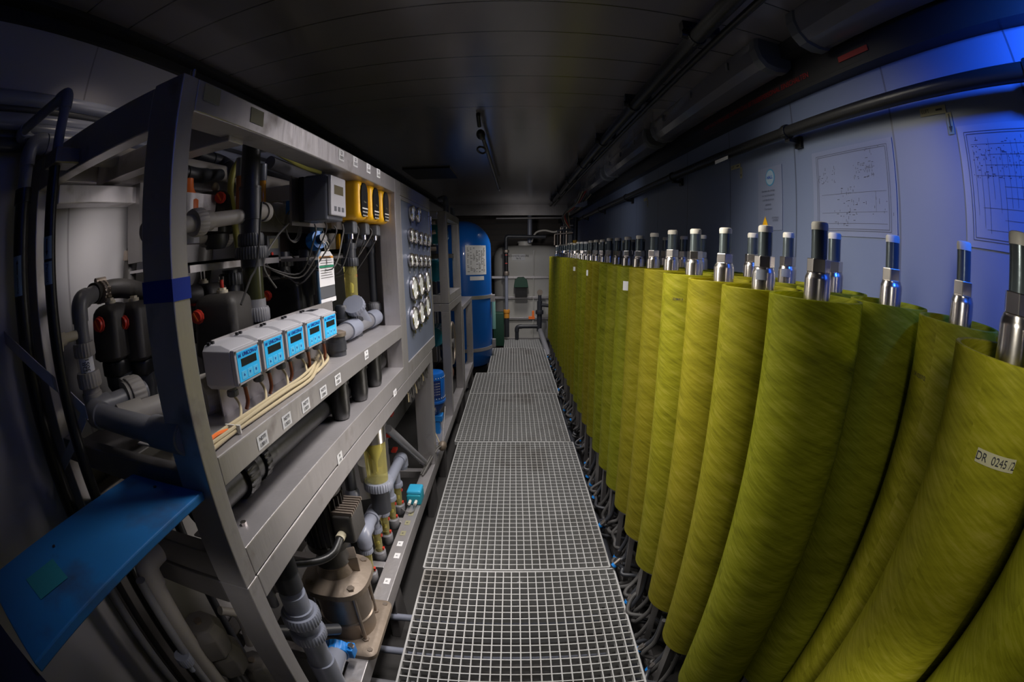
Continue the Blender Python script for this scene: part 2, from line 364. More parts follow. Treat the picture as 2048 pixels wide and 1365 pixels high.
# filament-wound glass fibre: fine slanting fibres, translucent
def frp():
    m = bpy.data.materials.new('yellow_green_glass_fibre'); m.use_nodes = True; nt = m.node_tree; p = nt.nodes['Principled BSDF']; N = nt.nodes.new; L = nt.links.new
    tc = N('ShaderNodeTexCoord'); sp = N('ShaderNodeSeparateXYZ'); L(tc.outputs['Object'], sp.inputs[0])
    at = N('ShaderNodeMath'); at.operation = 'ARCTAN2'; L(sp.outputs[1], at.inputs[0]); L(sp.outputs[0], at.inputs[1])
    oi = N('ShaderNodeObjectInfo')
    outs = []
    for sg, sl, sc_ in ((1, .05, 1.5), (1, .03, 3.2), (-1, .02, .5)):
        cb = N('ShaderNodeCombineXYZ')
        z = N('ShaderNodeMath'); z.operation = 'MULTIPLY_ADD'; z.inputs[1].default_value = sg * sl; L(at.outputs[0], z.inputs[0]); L(sp.outputs[2], z.inputs[2])
        z2 = N('ShaderNodeMath'); z2.operation = 'MULTIPLY'; z2.inputs[1].default_value = 70 * sc_; L(z.outputs[0], z2.inputs[0])
        sx = N('ShaderNodeMath'); sx.operation = 'MULTIPLY'; sx.inputs[1].default_value = .7; L(at.outputs[0], sx.inputs[0])
        rn = N('ShaderNodeMath'); rn.operation = 'MULTIPLY'; rn.inputs[1].default_value = 50; L(oi.outputs['Random'], rn.inputs[0])
        L(sx.outputs[0], cb.inputs[0]); L(rn.outputs[0], cb.inputs[1]); L(z2.outputs[0], cb.inputs[2])
        no = N('ShaderNodeTexNoise'); no.inputs['Scale'].default_value = 1; no.inputs['Detail'].default_value = 6; no.inputs['Roughness'].default_value = .62; L(cb.outputs[0], no.inputs[0]); outs.append(no.outputs[0])
    ad = N('ShaderNodeMath'); ad.operation = 'ADD'; L(outs[0], ad.inputs[0]); L(outs[1], ad.inputs[1])
    a2 = N('ShaderNodeMath'); a2.operation = 'ADD'; L(ad.outputs[0], a2.inputs[0]); L(outs[2], a2.inputs[1])
    mr = N('ShaderNodeMapRange'); mr.inputs[1].default_value = 1.0; mr.inputs[2].default_value = 2.1; L(a2.outputs[0], mr.inputs[0])
    cr = N('ShaderNodeValToRGB'); L(mr.outputs[0], cr.inputs[0]); e = cr.color_ramp.elements
    e[0].color = (.2, .205, .01, 1); e[1].color = (.62, .56, .11, 1); e[1].position = 1
    x = cr.color_ramp.elements.new(.5); x.color = (.42, .41, .025, 1)
    # each tube a slightly different tint
    hs = N('ShaderNodeHueSaturation'); L(cr.outputs[0], hs.inputs['Color'])
    hv = N('ShaderNodeMapRange'); hv.inputs[3].default_value = .485; hv.inputs[4].default_value = .515; L(oi.outputs['Random'], hv.inputs[0]); L(hv.outputs[0], hs.inputs['Hue'])
    L(hs.outputs[0], p.inputs['Base Color']); p.inputs['Roughness'].default_value = .42; p.inputs['Specular IOR Level'].default_value = .35
    b = N('ShaderNodeBump'); b.inputs['Strength'].default_value = .1; b.inputs['Distance'].default_value = .003; L(a2.outputs[0], b.inputs['Height']); L(b.outputs[0], p.inputs['Normal'])
    tr = N('ShaderNodeBsdfTranslucent'); L(hs.outputs[0], tr.inputs[0]); mx = N('ShaderNodeMixShader'); mx.inputs[0].default_value = .68
    L(p.outputs[0], mx.inputs[1]); L(tr.outputs[0], mx.inputs[2]); L(mx.outputs[0], nt.nodes['Material Output'].inputs[0])
    return m
M['frp'] = frp()
M['rodblue'] = mat('grey_rod_sleeve', (.1, .12, .13), .25, .6, .05, 30, .3, 12)
M['cap'] = mat('white_rubber_cap', (.52, .49, .44), .5, 0, .1, 60, .12, 15)

# ------------------------------------------------------------------ the room
XL, XR, YB, YF, ZC, ZF = -1.24, 1.05, 9.6, -1.2, .80, -OZ
def struct(name, m, mt, bevel=0): return tag(m.build(name, mt, bevel=bevel), kind='structure')
struct('floor', MB().box((XL - .1, YF - .1, ZF - .05), (XR + .1, YB + .1, ZF)), M['floor'])
struct('ceiling', MB().box((XL - .1, YF - .1, ZC), (XR + .1, YB + .1, ZC + .05)), M['ceiling'])
struct('wall_left', MB().box((XL - .05, YF - .1, ZF), (XL, YB + .1, ZC)), M['walll'])
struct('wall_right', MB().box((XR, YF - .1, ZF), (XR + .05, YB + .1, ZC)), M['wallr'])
struct('wall_back', MB().box((XL, YB, ZF), (XR, YB + .05, ZC)), M['wallb'])
struct('wall_front', MB().box((XL, YF - .05, ZF), (XR, YF, ZC)), M['walll'])
struct('trim_1', MB().box((XL, YF, .745), (XL + .018, YB, .80)).box((XL + .018, YF, .782), (XL + .07, YB, .80)), M['trim'])
struct('trim_2', MB().box((XR - .05, YF, .61), (XR, YB, .80)).box((XR - .1, YF, .74), (XR - .05, YB, .80)), M['trim'])
struct('trim_3', MB().box((XL, 7.6, .62), (XR, 7.72, .80)), M['steel_dark'])

# ------------------------------------------------------------------ walkway gratings
def grating(x0, x1, y0, y1, label, pitch=.0402):
    m = MB(); t = .0042; h = .03; nx = round((x1 - x0) / pitch); ny = round((y1 - y0) / pitch)
    for i in range(nx + 1):
        x = x0 + (x1 - x0) * i / nx; q = t if i in (0, nx) else t * .62
        m.box((x - q, y0, GR - h), (x + q, y1, GR))
    for j in range(ny + 1):
        y = y0 + (y1 - y0) * j / ny; q = t if j in (0, ny) else t * .62
        m.box((x0, y - q, GR - h), (x1, y + q, GR - .0006))
    # support strips under the panel reach the floor
    for y in (y0 + .05, y1 - .05):
        for x in (x0 + .06, (x0 + x1) / 2, x1 - .06): m.box((x - .012, y - .012, -OZ), (x + .012, y + .012, GR - h))
    return tag(m.build('floor_grating', M['grate']), label, 'grating', 'floor grating panels of the walkway')
grating(-.452, .503, -.9, 1.700, 'near wide grey floor grating panel, closest to the viewer')
grating(-.462, .487, 1.716, 3.19, 'second floor grating panel, with a straight joint at each end')
grating(-.492, .468, 3.205, 4.385, 'third floor grating panel, beside the blue motor')
grating(-.492, .500, 4.395, 5.19, 'fourth floor grating panel, beside the pallet blue vessel frame')
grating(-.345, .500, 5.2, 6.62, 'fifth floor grating panel, narrower, beside the tall blue vessel')
grating(-.16, .500, 6.63, 7.32, 'farthest floor grating panel, in front of the white tank')

# ------------------------------------------------------------------ disc tube modules
R_T = .1065
def make_module():
    r = thing('membrane_module', '', 'filter module', (0, 0, 0))
    r.location = (0, 0, 0); ORG[r.name] = Vector((0, 0, 0))
    def B(m, n, mt, **k): return m.build(n, mt, r, **k)
    o = OZ  # authored from the tube foot: z=0 is the tube's lower end (local), length 1.217
    def sh(m):
        for v in m.v: v.z -= OZ
        return m
    B(sh(MB().hollow((0, 0, 0), (0, 0, 1.217), R_T, R_T - .009, 64)), 'pressure_tube', M['frp'])
    core = MB().cyl((0, 0, .0), (0, 0, 1.09), R_T - .014, n=40); B(sh(core), 'disc_stack', M['black'])
    e = MB().lathe([(.0, 1.09), (R_T - .0095, 1.09), (R_T - .0095, 1.108), (R_T - .02, 1.113), (.05, 1.113), (.05, 1.118), (0, 1.118)], n=48); B(sh(e), 'end_flange', M['steel_dark'])
    c = MB().lathe([(.0305, 1.10), (.0305, 1.252), (.0295, 1.258), (.0265, 1.2635), (.0265, 1.267), (.0, 1.267)], n=36); B(sh(c), 'coupling', M['chrome'])
    nb = MB().hexn((0, 0, 1.267), (0, 0, 1), .027, .0285); nut = B(sh(nb), 'hex_nut', M['chrome'], bevel=.0015)
    rd = MB().lathe([(.0185, 1.294), (.0185, 1.357)], n=28); rod = B(sh(rd), 'tie_rod', M['rodblue'])
    cp = MB().lathe([(.0193, 1.355), (.0196, 1.367), (.018, 1.371), (.015, 1.3725), (0, 1.3728)], n=28); B(sh(cp), 'end_cap', M['cap'])
    b = MB().lathe([(.0, -.045), (.055, -.045), (.055, -.02), (.085, -.02), (.085, .0), (0, .0)], n=36); B(sh(b), 'lower_flange', M['steel_dark'])
    for xa in (-.075, .045): B(sh(MB().box((xa, -.02, -.51), (xa + .025, .02, -.004))), 'foot_bar', M['steel_dark'])
    return r
mod = make_module()
fy = [.015, .25] + [.766 + .2245 * k for k in range(25)]
by = [.045, .275, .503, .74, .975, 1.21, 1.44, 1.665, 1.888, 2.11, 2.37] + [2.6 + .228 * k for k in range(16)]
ORD = ['first', 'second', 'third', 'fourth', 'fifth', 'sixth', 'seventh', 'eighth', 'ninth', 'tenth', 'eleventh', 'twelfth', 'thirteenth', 'fourteenth', 'fifteenth', 'sixteenth', 'seventeenth', 'eighteenth', 'nineteenth', 'twentieth', 'twenty-first', 'twenty-second', 'twenty-third', 'twenty-fourth', 'twenty-fifth', 'twenty-sixth', 'twenty-seventh', 'twenty-eighth']
spec_f = {0: 'yellow-green glass-fibre module cut off by the lower right corner, nearest of the front row',
          1: 'brightly lit yellow-green module with a long number sticker, front row, right edge',
          2: 'yellow-green module just beyond the gap in the front row, wide and deeply shaded',
          3: 'yellow-green module second beyond the front row gap, with a silver plate on its coupling',
          4: 'yellow-green module third beyond the front row gap, faint printed number near its rim',
          5: 'paler olive yellow-green module, fourth beyond the front row gap',
          6: 'yellow-green module fifth beyond the front row gap, plain without sticker',
          7: 'yellow-green module sixth beyond the front row gap, behind the plain fifth one',
          8: 'yellow-green module in the front row with a small white label near its top edge',
          9: 'greyish green module in the front row between two brighter yellow ones',
          10: 'yellow-green module in the front row with a taller whitish rod cap',
          }
used = False
mods_f = []; mods_b = []
random.seed(3)
def put(x, y, label, group, dz=0):
    global used
    if not used:
        o = mod; used = True; o['label'] = label; o['group'] = group
        o.location = Vector((x, y, -1.29 + OZ + dz)); ORG[o.name] = o.location.copy()
        for ch in o.children: ORG[ch.name] = ORG[o.name]
    else: o = dup(mod, (x, y, -1.29 + dz), label, group)
    o.rotation_euler.z = random.uniform(-.5, .5)
    return o
for k, y in enumerate(fy):
    lab = spec_f.get(k, 'narrow distant yellow-green module, %s beyond the gap in the front row' % ORD[k - 2])
    mods_f.append(put(.63, y, lab, 'front row of filter modules', random.choice((0, .004, -.004)) if k > 2 else 0))
spec_b = {0: 'nearest back row module, hidden at the right edge behind the cut-off one', 1: 'second back row module, hidden behind the sticker module', 2: 'back row yellow-green module seen through the front row gap, near the right edge',
          3: 'back row yellow-green module in shade beside the wide shaded front module',
          4: 'back row module whose rod stands just right of the wide front rod'}
for k, y in enumerate(by):
    mods_b.append(put(.86, y, spec_b.get(k, 'back row module against the wall, %s of that row from the right edge' % ORD[k]), 'back row of filter modules'))
# stickers on single modules (they belong to the module: parts)
def sticker_on(root, ang, z, wdt, hgt, mt, txt=None, tsz=.012, tmat=None, name='sticker', R=R_T):
    """curved sticker hugging the tube; ang = bearing of its centre"""
    c = Vector((root.location.x, root.location.y, 0)); m = MB(); n = 8; vs = []; fs = []
    for i in range(n + 1):
        a = ang + (i / n - .5) * wdt / R
        for s_ in (-1, 1): vs.append(c + Vector((math.cos(a) * (R + .0006), math.sin(a) * (R + .0006), z + s_ * hgt / 2)))
    for i in range(n): fs.append((2 * i, 2 * i + 2, 2 * i + 3, 2 * i + 1))
    m.add(vs, fs)
    for v in m.v: pass
    rz = root.rotation_euler.z; root.rotation_euler.z = 0
    st = m.build(name, mt, root)
    if txt:
        key = MB()
        p = text(txt, tsz, (0, 0, 0), (1, 0, 0), (0, 0, 1), tmat or M['ink'], st, 'lettering')
        off = Vector((0, 0, OZ)) - ORG[st.name]
        for v in p.data.vertices:
            q = v.co - off; a = ang + q.x / R
            w3 = c + Vector((math.cos(a) * (R + .0014), math.sin(a) * (R + .0014), z + q.z)); v.co = w3 + off
    return st
def sticker_at(px, py, row, *args, **k):
    """the module and the spot on its tube that this sight line meets"""
    d = ray(px, py); best = None
    for mm in row:
        x, y = mm.location.x, mm.location.y; A = d.x ** 2 + d.y ** 2; B_ = -2 * (d.x * x + d.y * y); D = B_ * B_ - 4 * A * (x * x + y * y - R_T ** 2)
        if D > 0:
            s_ = (-B_ - math.sqrt(D)) / (2 * A)
            if best is None or s_ < best[0]: best = (s_, mm)
    p = d * best[0]; mm = best[1]
    return sticker_on(mm, math.atan2(p.y - mm.location.y, p.x - mm.location.x) % (2 * pi), p.z, *args, **k)
sticker_at(1992, 925, mods_f[:2], .072, .017, M['dull_label'], 'DR  0245 /2', .0145)
sticker_at(1251, 572, mods_f, .03, .045, M['paper'])
sticker_at(1148, 538, mods_f, .05, .035, M['paper'])
sticker_at(1174, 546, mods_f, .04, .04, M['paper'])
sticker_at(1838, 752, mods_b, .06, .016, M['frp'], 'DR 0207/2', .011)
sticker_at(1356, 599, mods_f, .05, .014, M['frp'], 'E1869 9', .011)
for mm, a in ((mods_f[3], 225), (mods_b[5], 225)):
    sticker_on(mm, math.radians(a), -.045, .03, .026, M['pvc_light'], name='name_plate', R=.0308)

# ------------------------------------------------------------------ module support rails on the floor and hoses
def bars(name, segs, mt, lab, cat, group=None, w_=.04, h_=.04):
    m = MB()
    for a, b in segs: m.bar(a, b, w_, h_)
    return tag(m.build(name, mt, bevel=.002), lab, cat, group)
bars('module_rack', [((.6, -.3, -1.72), (.6, 6.3, -1.72)), ((.88, -.3, -1.72), (.88, 6.3, -1.72))] + [((.56, y, -1.72), (.92, y, -1.72)) for y in (.4, 1.6, 2.8, 4, 5.2, 6.2)] + [((x, y, -OZ), (x, y, -1.72)) for x in (.6, .88) for y in (-.2, 2, 4, 6)], M['steel_dark'], 'dark steel floor rail carrying the rows of yellow-green modules', 'rail')
random.seed(11)
hcount = {}
y = .35
i = 0
while y < 6.1:
    for j in range(2):
        x0 = .60 + random.uniform(-.03, .03); ya = y + random.uniform(-.05, .05)
        xo = .505 + random.uniform(.0, .05); zz = -1.585 + random.uniform(-.06, .03)
        s_ = random.choice((-1, 1)) * random.uniform(.05, .14)
        pts = [(x0, ya, -1.335), (x0 - .01, ya, -1.47), (x0 - .05, ya + s_ * .1, zz + .05), (xo + .012, ya + s_ * .35, zz + .02), (xo + .008, ya + s_ * .75, zz + .01), (xo + .09, ya + s_, zz), (x0 + .09, ya + s_ * 1.1, -1.66)]
        m = MB().path(smooth(pts, 5), .0105, 10)
        o = m.build('hydraulic_hose', M['rubber'] if i % 3 else M['pvc_dark'])
        kk = min(range(len(fy)), key=lambda q: abs(fy[q] - y)); hcount[(kk, i % 3 == 0)] = hcount.get((kk, i % 3 == 0), -1) + 1; tag(o, ['nearest', 'second', 'third', 'fourth', 'fifth', 'sixth', 'seventh'][hcount[(kk, i % 3 == 0)]] + (' blue-collared hose ' if i % 3 == 0 else ' plain rubber hose ') + 'looping beneath ' + ('the sticker module' if kk < 2 else 'the %s front module past the gap' % ORD[kk - 2]), 'hose', 'hoses beneath the modules')
        if i % 3 == 0:
            d = Vector(pts[2]) - Vector(pts[1]); a = Vector(pts[2])
            f = MB().cyl(a - d.normalized() * .02, a + d.normalized() * .02, .0145, n=12).build('hose_fitting', M['chrome'], o)
            MB().cyl(a + d.normalized() * .02, a + d.normalized() * .034, .0155, n=12).build('blue_collar', M['blueclip'], o)
        i += 1
    y += .115
# horizontal manifold under the modules
tag(MB().pvc([(.53, -.2, -1.68), (.53, 6.4, -1.68)], .025).build('manifold_pipe', M['pvc_dark']), 'long dark pipe lying on the floor beside the walkway under the hoses', 'pipe')
# cross pipes below the walkway, seen through the first grating
for k, (y, r, z) in enumerate(((.55, .022, -1.66), (.66, .022, -1.66), (.78, .022, -1.66), (.9, .022, -1.66), (1.03, .022, -1.66), (1.21, .018, -1.63), (1.45, .018, -1.66))):
    m = MB().cyl((-.62, y, z), (.40, y + .01, z), r, n=16)
    o = m.build('cross_pipe', M['pvc_light'] if k > 4 else M['pvc'])
    tag(o, ['grey pipe crossing below the near grating, closest to the viewer', 'grey pipe crossing below the near grating, second from the viewer', 'grey pipe crossing below the near grating, third from the viewer', 'grey pipe crossing below the near grating, fourth from the viewer', 'grey pipe crossing below the near grating, fifth from the viewer', 'thin bluish pipe crossing below the near grating beside the rack foot', 'thin bluish pipe crossing below the grating joint'][k], 'pipe', 'pipes crossing below the walkway')
    if k < 5:
        for xn in (-.42, .3): MB().ring((xn, y, z), (1, 0, 0), r * 1.45, .035).build('union_nut', M['pvc'], o)
for k, (x, y) in enumerate(((-.35, .6), (-.05, .72), (.1, .62), (.3, .95), (.36, .6), (-.2, .84), (.02, 1.0))):
    tag(MB().box((x - .02, y - .015, -OZ), (x + .02, y + .015, -1.60)).build('spacer_block', M['wood']), 'small pale block below the near grating, %s' % ['left side, nearest the viewer', 'just left of the middle', 'right of the middle', 'far right, far row', 'right edge, near row', 'left side, second row', 'middle, far row'][k], 'block', 'pale blocks under the walkway')

# ------------------------------------------------------------------ right wall
def wallpipe():
    t = thing('wall_conduit', 'long dark pipe running along the blue-grey wall on dark clamps', 'pipe', (.99, 3, .44))
    MB().cyl((.985, -1, .468), (.985, 6.6, .468), .022, n=20).build('pipe', M['black'], t)
    for y in (.25, 1.38, 2.62, 3.75, 4.9, 6.0):
        MB().ring((.985, y, .468), (0, 1, 0), .028, .03).box((.985, y - .015, .43), (XR, y + .015, .445)).box((1.035, y - .02, .415), (XR, y + .02, .46)).build('clamp', M['black'], t)
    s_ = MB().quad(AX(1430, 322, .962), AX(1456, 311, .962), AX(1456, 318, .962), AX(1430, 329, .962)).build('label', M['paper'], t)
wallpipe()
def sheet(name, corners, mt, lab, cat, th=.0012):
    """thin sheet fixed on the right wall; corners (y,z) pairs seen from the aisle"""
    m = MB(); x = XR - .0015; a = [Vector((x, y, z)) for y, z in corners]; b = [v + Vector((-th, 0, 0)) for v in a]
    n = len(a); m.add(a + b, [tuple(range(n)), tuple(reversed(range(n, 2 * n)))] + [(i, n + i, n + (i + 1) % n, (i + 1) % n) for i in range(n)], False)
    return tag(m.build(name, mt), lab, cat)
M['paper_clear'] = mat('laminated_plan_sheet', (.14, .16, .235), .32, var=.04)
M['plan_ink'] = mat('plan_ink', (.04, .045, .07), .6)
def plan(lab, y0, y1, z0, z1, seed, style):
    o = sheet('plan_drawing', [(y0, z0), (y1, z0), (y1, z1), (y0, z1)], M['paper_clear'], lab, 'drawing')
    x = XR - .0034; m = MB(); rnd = random.Random(seed); W = y1 - y0; H = z1 - z0
    def ln(ya, za, yb, zb, t=.0009):
        if abs(ya - yb) > abs(za - zb): m.add([(x, ya, za - t), (x, yb, zb - t), (x, yb, zb + t), (x, ya, za + t)], [(0, 1, 2, 3)], False)
        else: m.add([(x, ya - t, za), (x, ya + t, za), (x, yb + t, zb), (x, yb - t, zb)], [(0, 1, 2, 3)], False)
    P = lambda u, v: (y1 - W * u, z0 + H * v)   # u from the left as seen
    def L(u, v, u2, v2, t=.0009): a = P(u, v); b = P(u2, v2); ln(a[0], a[1], b[0], b[1], t)
    for e in (.06, .08):
        L(e, e, 1 - e, e); L(e, 1 - e, 1 - e, 1 - e); L(e, e, e, 1 - e); L(1 - e, e, 1 - e, 1 - e)
    if style == 0:
        for cu, cv, n in ((.2, .68, 26), (.66, .7, 46), (.42, .45, 16), (.55, .3, 16), (.4, .2, 20), (.8, .86, 8), (.85, .3, 10)):
            for k in range(n):
                u = cu + rnd.uniform(-.12, .12); v = cv + rnd.uniform(-.09, .09)
                if rnd.random() < .5: L(u, v, u + rnd.uniform(.008, .03), v)
                else: L(u, v, u, v + rnd.uniform(.01, .04))
        for v in (.47, .26, .14): L(.12, v, .9, v, .0005)
        L(.78, .26, .78, .47, .0005)
    else:
        for k in range(16): u = .12 + .05 * k; L(u, .12 + rnd.uniform(0, .3), u, .9 - rnd.uniform(0, .3), .0004)
        for k in range(9): v = .15 + .085 * k; L(.1 + rnd.uniform(0, .3), v, .9, v, .0004)
        for k in range(130):
            u = rnd.uniform(.1, .85); v = rnd.uniform(.55, .88)
            if rnd.random() < .5: L(u, v, u + rnd.uniform(.006, .03), v)
            else: L(u, v, u, v + rnd.uniform(.008, .03))
    m.build('printed_lines', M['plan_ink'], o)
    return o
plan('laminated process plan on the wall behind the wide shaded module', .88, 1.31, .09, .385, 4, 0)
plan('blue-lit laminated wiring plan on the wall at the right edge', .19, .60, .09, .385, 9, 1)
g = sheet('notice_sheet', [(1.52, .11), (1.71, .11), (1.71, .375), (1.52, .375)], M['paper_clear'], 'narrow laminated notice with a round blue ear-protection sign and a warning triangle', 'notice')
x = XR - .0036
MB().lathe([(.0, 0), (.036, 0), (.036, .0004)], (x + .0004, 1.61, .33), (-1, 0, 0), 28).build('blue_disc', mat('sign_blue', (.03, .18, .32), .5), g)
MB().lathe([(.0, 0), (.031, 0), (.031, .0004)], (x - .0002, 1.61, .33), (-1, 0, 0), 28).build('disc_face', mat('sign_pale', (.2, .27, .34), .5), g)
text('HALL', .02, (x - .001, 1.61, .33), (0, -1, 0), (0, 0, 1), M['navy'], g, bold=.02)
for k in range(5):
    text(['Betreten der Anlage', 'nur mit Schutzbrille', 'und Handschuhen', 'gestattet', 'Chemikalien'][k], .0125, (x - .001, 1.625, .275 - .019 * k), (0, -1, 0), (0, 0, 1), M['plan_ink'], g)
m = MB(); m.add([(x - .001, 1.675, .125), (x - .001, 1.625, .125), (x - .001, 1.65, .17)], [(0, 1, 2)], False); m.build('warning_triangle', M['yellow'], g)
text('ACHTUNG\nGEFAHR', .011, (x - .001, 1.57, .155), (0, -1, 0), (0, 0, 1), M['plan_ink'], g)
def arrowlabel(y, z, lab, s_=1.0):
    o = sheet('flow_label', [(y - .075 * s_, z), (y + .045 * s_, z), (y + .045 * s_, z + .026 * s_), (y - .075 * s_, z + .026 * s_)], M['dull_label'], lab, 'label')
    x = XR - .0012
    MB().add([(x - .003, y - .03 * s_ + a * s_, z + b * s_) for a, b in ((0, .01), (-.03, .01), (-.03, .016), (0, .016))], [(0, 1, 2, 3)], False).build('bar_mark', M['ink'], o)
    MB().add([(x - .003, y - .083 * s_ + a * s_, z - .045 * s_ + b * s_) for a, b in ((0, -.015), (.008, .003), (.002, .003), (.002, .04), (-.002, .04), (-.002, .003), (-.008, .003))], [(0, 1, 2, 3, 4, 5, 6)], False).build('arrow', M['ink'], o)
    MB().add([(x - .0015, y - .095 * s_, z - .065 * s_), (x - .0015, y - .07 * s_, z - .065 * s_), (x - .0015, y - .07 * s_, z), (x - .0015, y - .095 * s_, z)], [(0, 1, 2, 3)], False).build('vertical_strip', M['dull_label'], o)
    text('LUFT', .016 * s_, (x - .003, y + .018 * s_, z + .013 * s_), (0, -1, 0), (0, 0, 1), M['ink'], o)
arrowlabel(.695, .425, 'small flow label with a bent arrow on the blue-lit wall', .9)
arrowlabel(1.93, .41, 'tiny flow label with a bent arrow beyond the round-sign notice', .8)
arrowlabel(3.4, .4, 'tiny distant flow label with an arrow on the grey wall', .8)
# red lettering on the dark duct
t = tag(MB().box((1.001, .87, .625), (1.0035 - .004, 2.3, .70)).build('warning_tape', M['trim']), 'dark strip on the ceiling duct with a line of small red lettering', 'tape')
text('NUR NACH FREIGABE DURCH DAS BETRIEBSPERSONAL EINSCHALTEN', .03, (.9965, 1.68, .655), (0, -1, 0), (0, 0, 1), M['red_print'], t)
MB().box((.9955, .86, .645), (.9965, 1.02, .665)).build('red_bar', M['red_print'], t)
# fluorescent fittings (switched off) and the conduit beside them
M['lampcover'] = mat('milky_lamp_cover', (.11, .11, .13), .25, var=.06, coat=.3)
def fitting(y0, y1, lab):
    t = thing('fluorescent_fitting', lab, 'lamp', (.925, (y0 + y1) / 2, .68), 'switched-off ceiling fittings')
    def prof(y, k=1):
        pts = [(-.075, .80), (-.082, .755), (-.07, .715), (-.045, .69), (0, .682), (.045, .69), (.07, .715), (.082, .755), (.075, .80)]
        return [Vector((.925 + a * k, y, .78 + (b - .78) * k if b < .79 else .799)) for a, b in pts]
    MB().loft([prof(y0 + .05, .96), prof(y0 + .06), prof(y1 - .06), prof(y1 - .05, .96)]).build('cover', M['lampcover'], t, ang=25)
    for ya, yb in ((y0, y0 + .055), (y1 - .055, y1)):
        MB().loft([prof(ya, .9), prof(ya + .01, 1.05), prof(yb - .01, 1.05), prof(yb, 1.03)]).build('end_cap', M['greydk'], t, ang=25)
    for y in (y0 + .25, (y0 + y1) / 2, y1 - .25):
        MB().box((.838, y - .01, .745), (.846, y + .01, .78)).build('clip', M['greydk'], t)
fitting(-.25, 1.08, 'switched-off tube light fitting nearest the viewer, cut by the top edge')
fitting(1.30, 2.62, 'second switched-off tube light fitting from the viewer, above the gap of the rods')
fitting(2.75, 4.05, 'third switched-off tube light fitting along the ceiling edge')
fitting(4.2, 5.5, 'farthest switched-off tube light fitting near the white tank')
t = thing('ceiling_conduit', 'long dark conduit held by brackets under the ceiling above the modules', 'conduit', (.61, 3, .7))
MB().cyl((.61, -1, .745), (.61, 7.1, .745), .028, n=20).build('thick_pipe', M['black'], t)
MB().cyl((.672, -1, .735), (.672, 7.1, .735), .012, n=12).build('thin_pipe', M['black'], t)
for y in (.35, 1.32, 2.15, 2.95, 3.8, 4.7, 5.6, 6.5):
    MB().box((.56, y - .018, .765), (.70, y + .018, .80)).ring((.61, y, .745), (0, 1, 0), .034, .03).cyl((.555, y, .75), (.58, y, .75), .016, n=12).build('bracket', M['black'], t)
# cables and box at the far end of the duct
t = tag(MB().rbox((.93, 5.95, .66), (.14, .26, .1), .01).build('junction_box', mat('pale_blue_box', (.3, .33, .45), .4)), 'pale blue-grey box under the ceiling at the far end of the lamps', 'box')
random.seed(5)
for k in range(6):
    x = .80 + .03 * k
    pts = [(x, 5.2, .70), (x + .02, 5.8, .62 + .01 * k), (x, 6.4, .60), (.78 + .02 * k, 6.9, .50 + .03 * k), (.95, 7.2, .35)]
    tag(MB().path(smooth(pts, 6), .009, 8).build('cable', M[('gcable', 'cable', 'red', 'gcable', 'rubber', 'cable')[k]]), ['leftmost grey cable', 'second, beige cable', 'red cable', 'fourth, grey cable', 'black rubber cable', 'rightmost beige cable'][k] + ' of the loose bundle under the far right ceiling', 'cable', 'cables in the far corner bundle')
# hanging pole with hook under the ceiling
t = thing('hanging_pole', 'dark pole with a hook lying up against the ceiling above the walkway', 'pole', (-.18, 3.8, .66))
MB().cyl((-.195, 2.85, .735), (-.165, 4.95, .705), .013, n=14).build('shaft', M['steel_dark'], t)
MB().sphere((-.2, 2.72, .725), .035, (.8, 1.6, .9)).cyl((-.2, 2.6, .745), (-.2, 2.5, .79), .012).build('holder', M['black'], t)
MB().path([Vector((-.215 + .028 * math.sin(a), 3.0 + .1 * math.cos(a), .69)) for a in [2 * pi * i / 20 for i in range(20)]], .007, 8, True).build('hook_ring', M['black'], t)
MB().cyl((-.165, 4.95, .705), (-.163, 5.03, .70), .017, n=14).build('end_piece', M['chrome'], t)

t = thing('ceiling_vent', 'dark flat vent panel on the ceiling above the gap between gauge cabinet and second rack', 'vent', (-.83, 4.4, .79))
MB().box((-1.06, 4.12, .785), (-.60, 4.72, .80)).build('panel', M['black'], t)

# ------------------------------------------------------------------ left: stainless racks
XF = -.547
def label_x(px_c, py_c, w_, h_, lines, parent=None, X=XF, mt=None, name='equipment_label', sz=None, tilt=0):
    c = AX(px_c, py_c, X + .0012)
    m = MB(); m.add([(X + .0012, c.y - w_ / 2, c.z - h_ / 2), (X + .0012, c.y + w_ / 2, c.z - h_ / 2), (X + .0012, c.y + w_ / 2, c.z + h_ / 2), (X + .0012, c.y - w_ / 2, c.z + h_ / 2)], [(0, 1, 2, 3)], False)
    l = m.build(name, mt or M['paper'], parent)
    n = len(lines)
    for i, s_ in enumerate(lines):
        text(s_, sz or h_ / (n + .6), (X + .0015, c.y, c.z + (n / 2 - i - .5) * h_ / (n + .25)), (0, 1, 0), (0, 0, 1), M['ink'], l, bold=.01)
    return l
rack = thing('equipment_rack', 'large near stainless steel rack holding valves, displays and pipes', 'rack', (-.88, 1.3, -.64))
def part(name, m, mt, par=None, bevel=.003): return m.build(name, mt, par or rack, bevel=bevel)
part('post', MB().box((-.627, .56, -.64), (XF, .607, .34)), M['steel'])
part('post', MB().box((-.627, 1.985, -.64), (XF, 2.075, .34)), M['steel'])
part('post', MB().box((-1.215, .56, -.64), (-1.14, .607, .34)), M['steel'])
part('post', MB().box((-1.215, 1.985, -.64), (-1.14, 2.06, .34)), M['steel'])
part('top_rail', MB().box((-.627, .607, .275), (XF, 1.985, .34)), M['steel'])
part('top_rail', MB().box((-.627, 2.075, .275), (XF, 2.81, .34)), M['steel'])
part('top_rail', MB().box((-1.215, .607, .275), (-1.14, 2.9, .34)), M['steel'])
part('end_rail', MB().box((-1.14, .56, .25), (-.627, .607, .335)), M['steel'])
part('cross_rail', MB().box((-1.14, .80, .262), (-.60, .86, .322)), M['steel'])
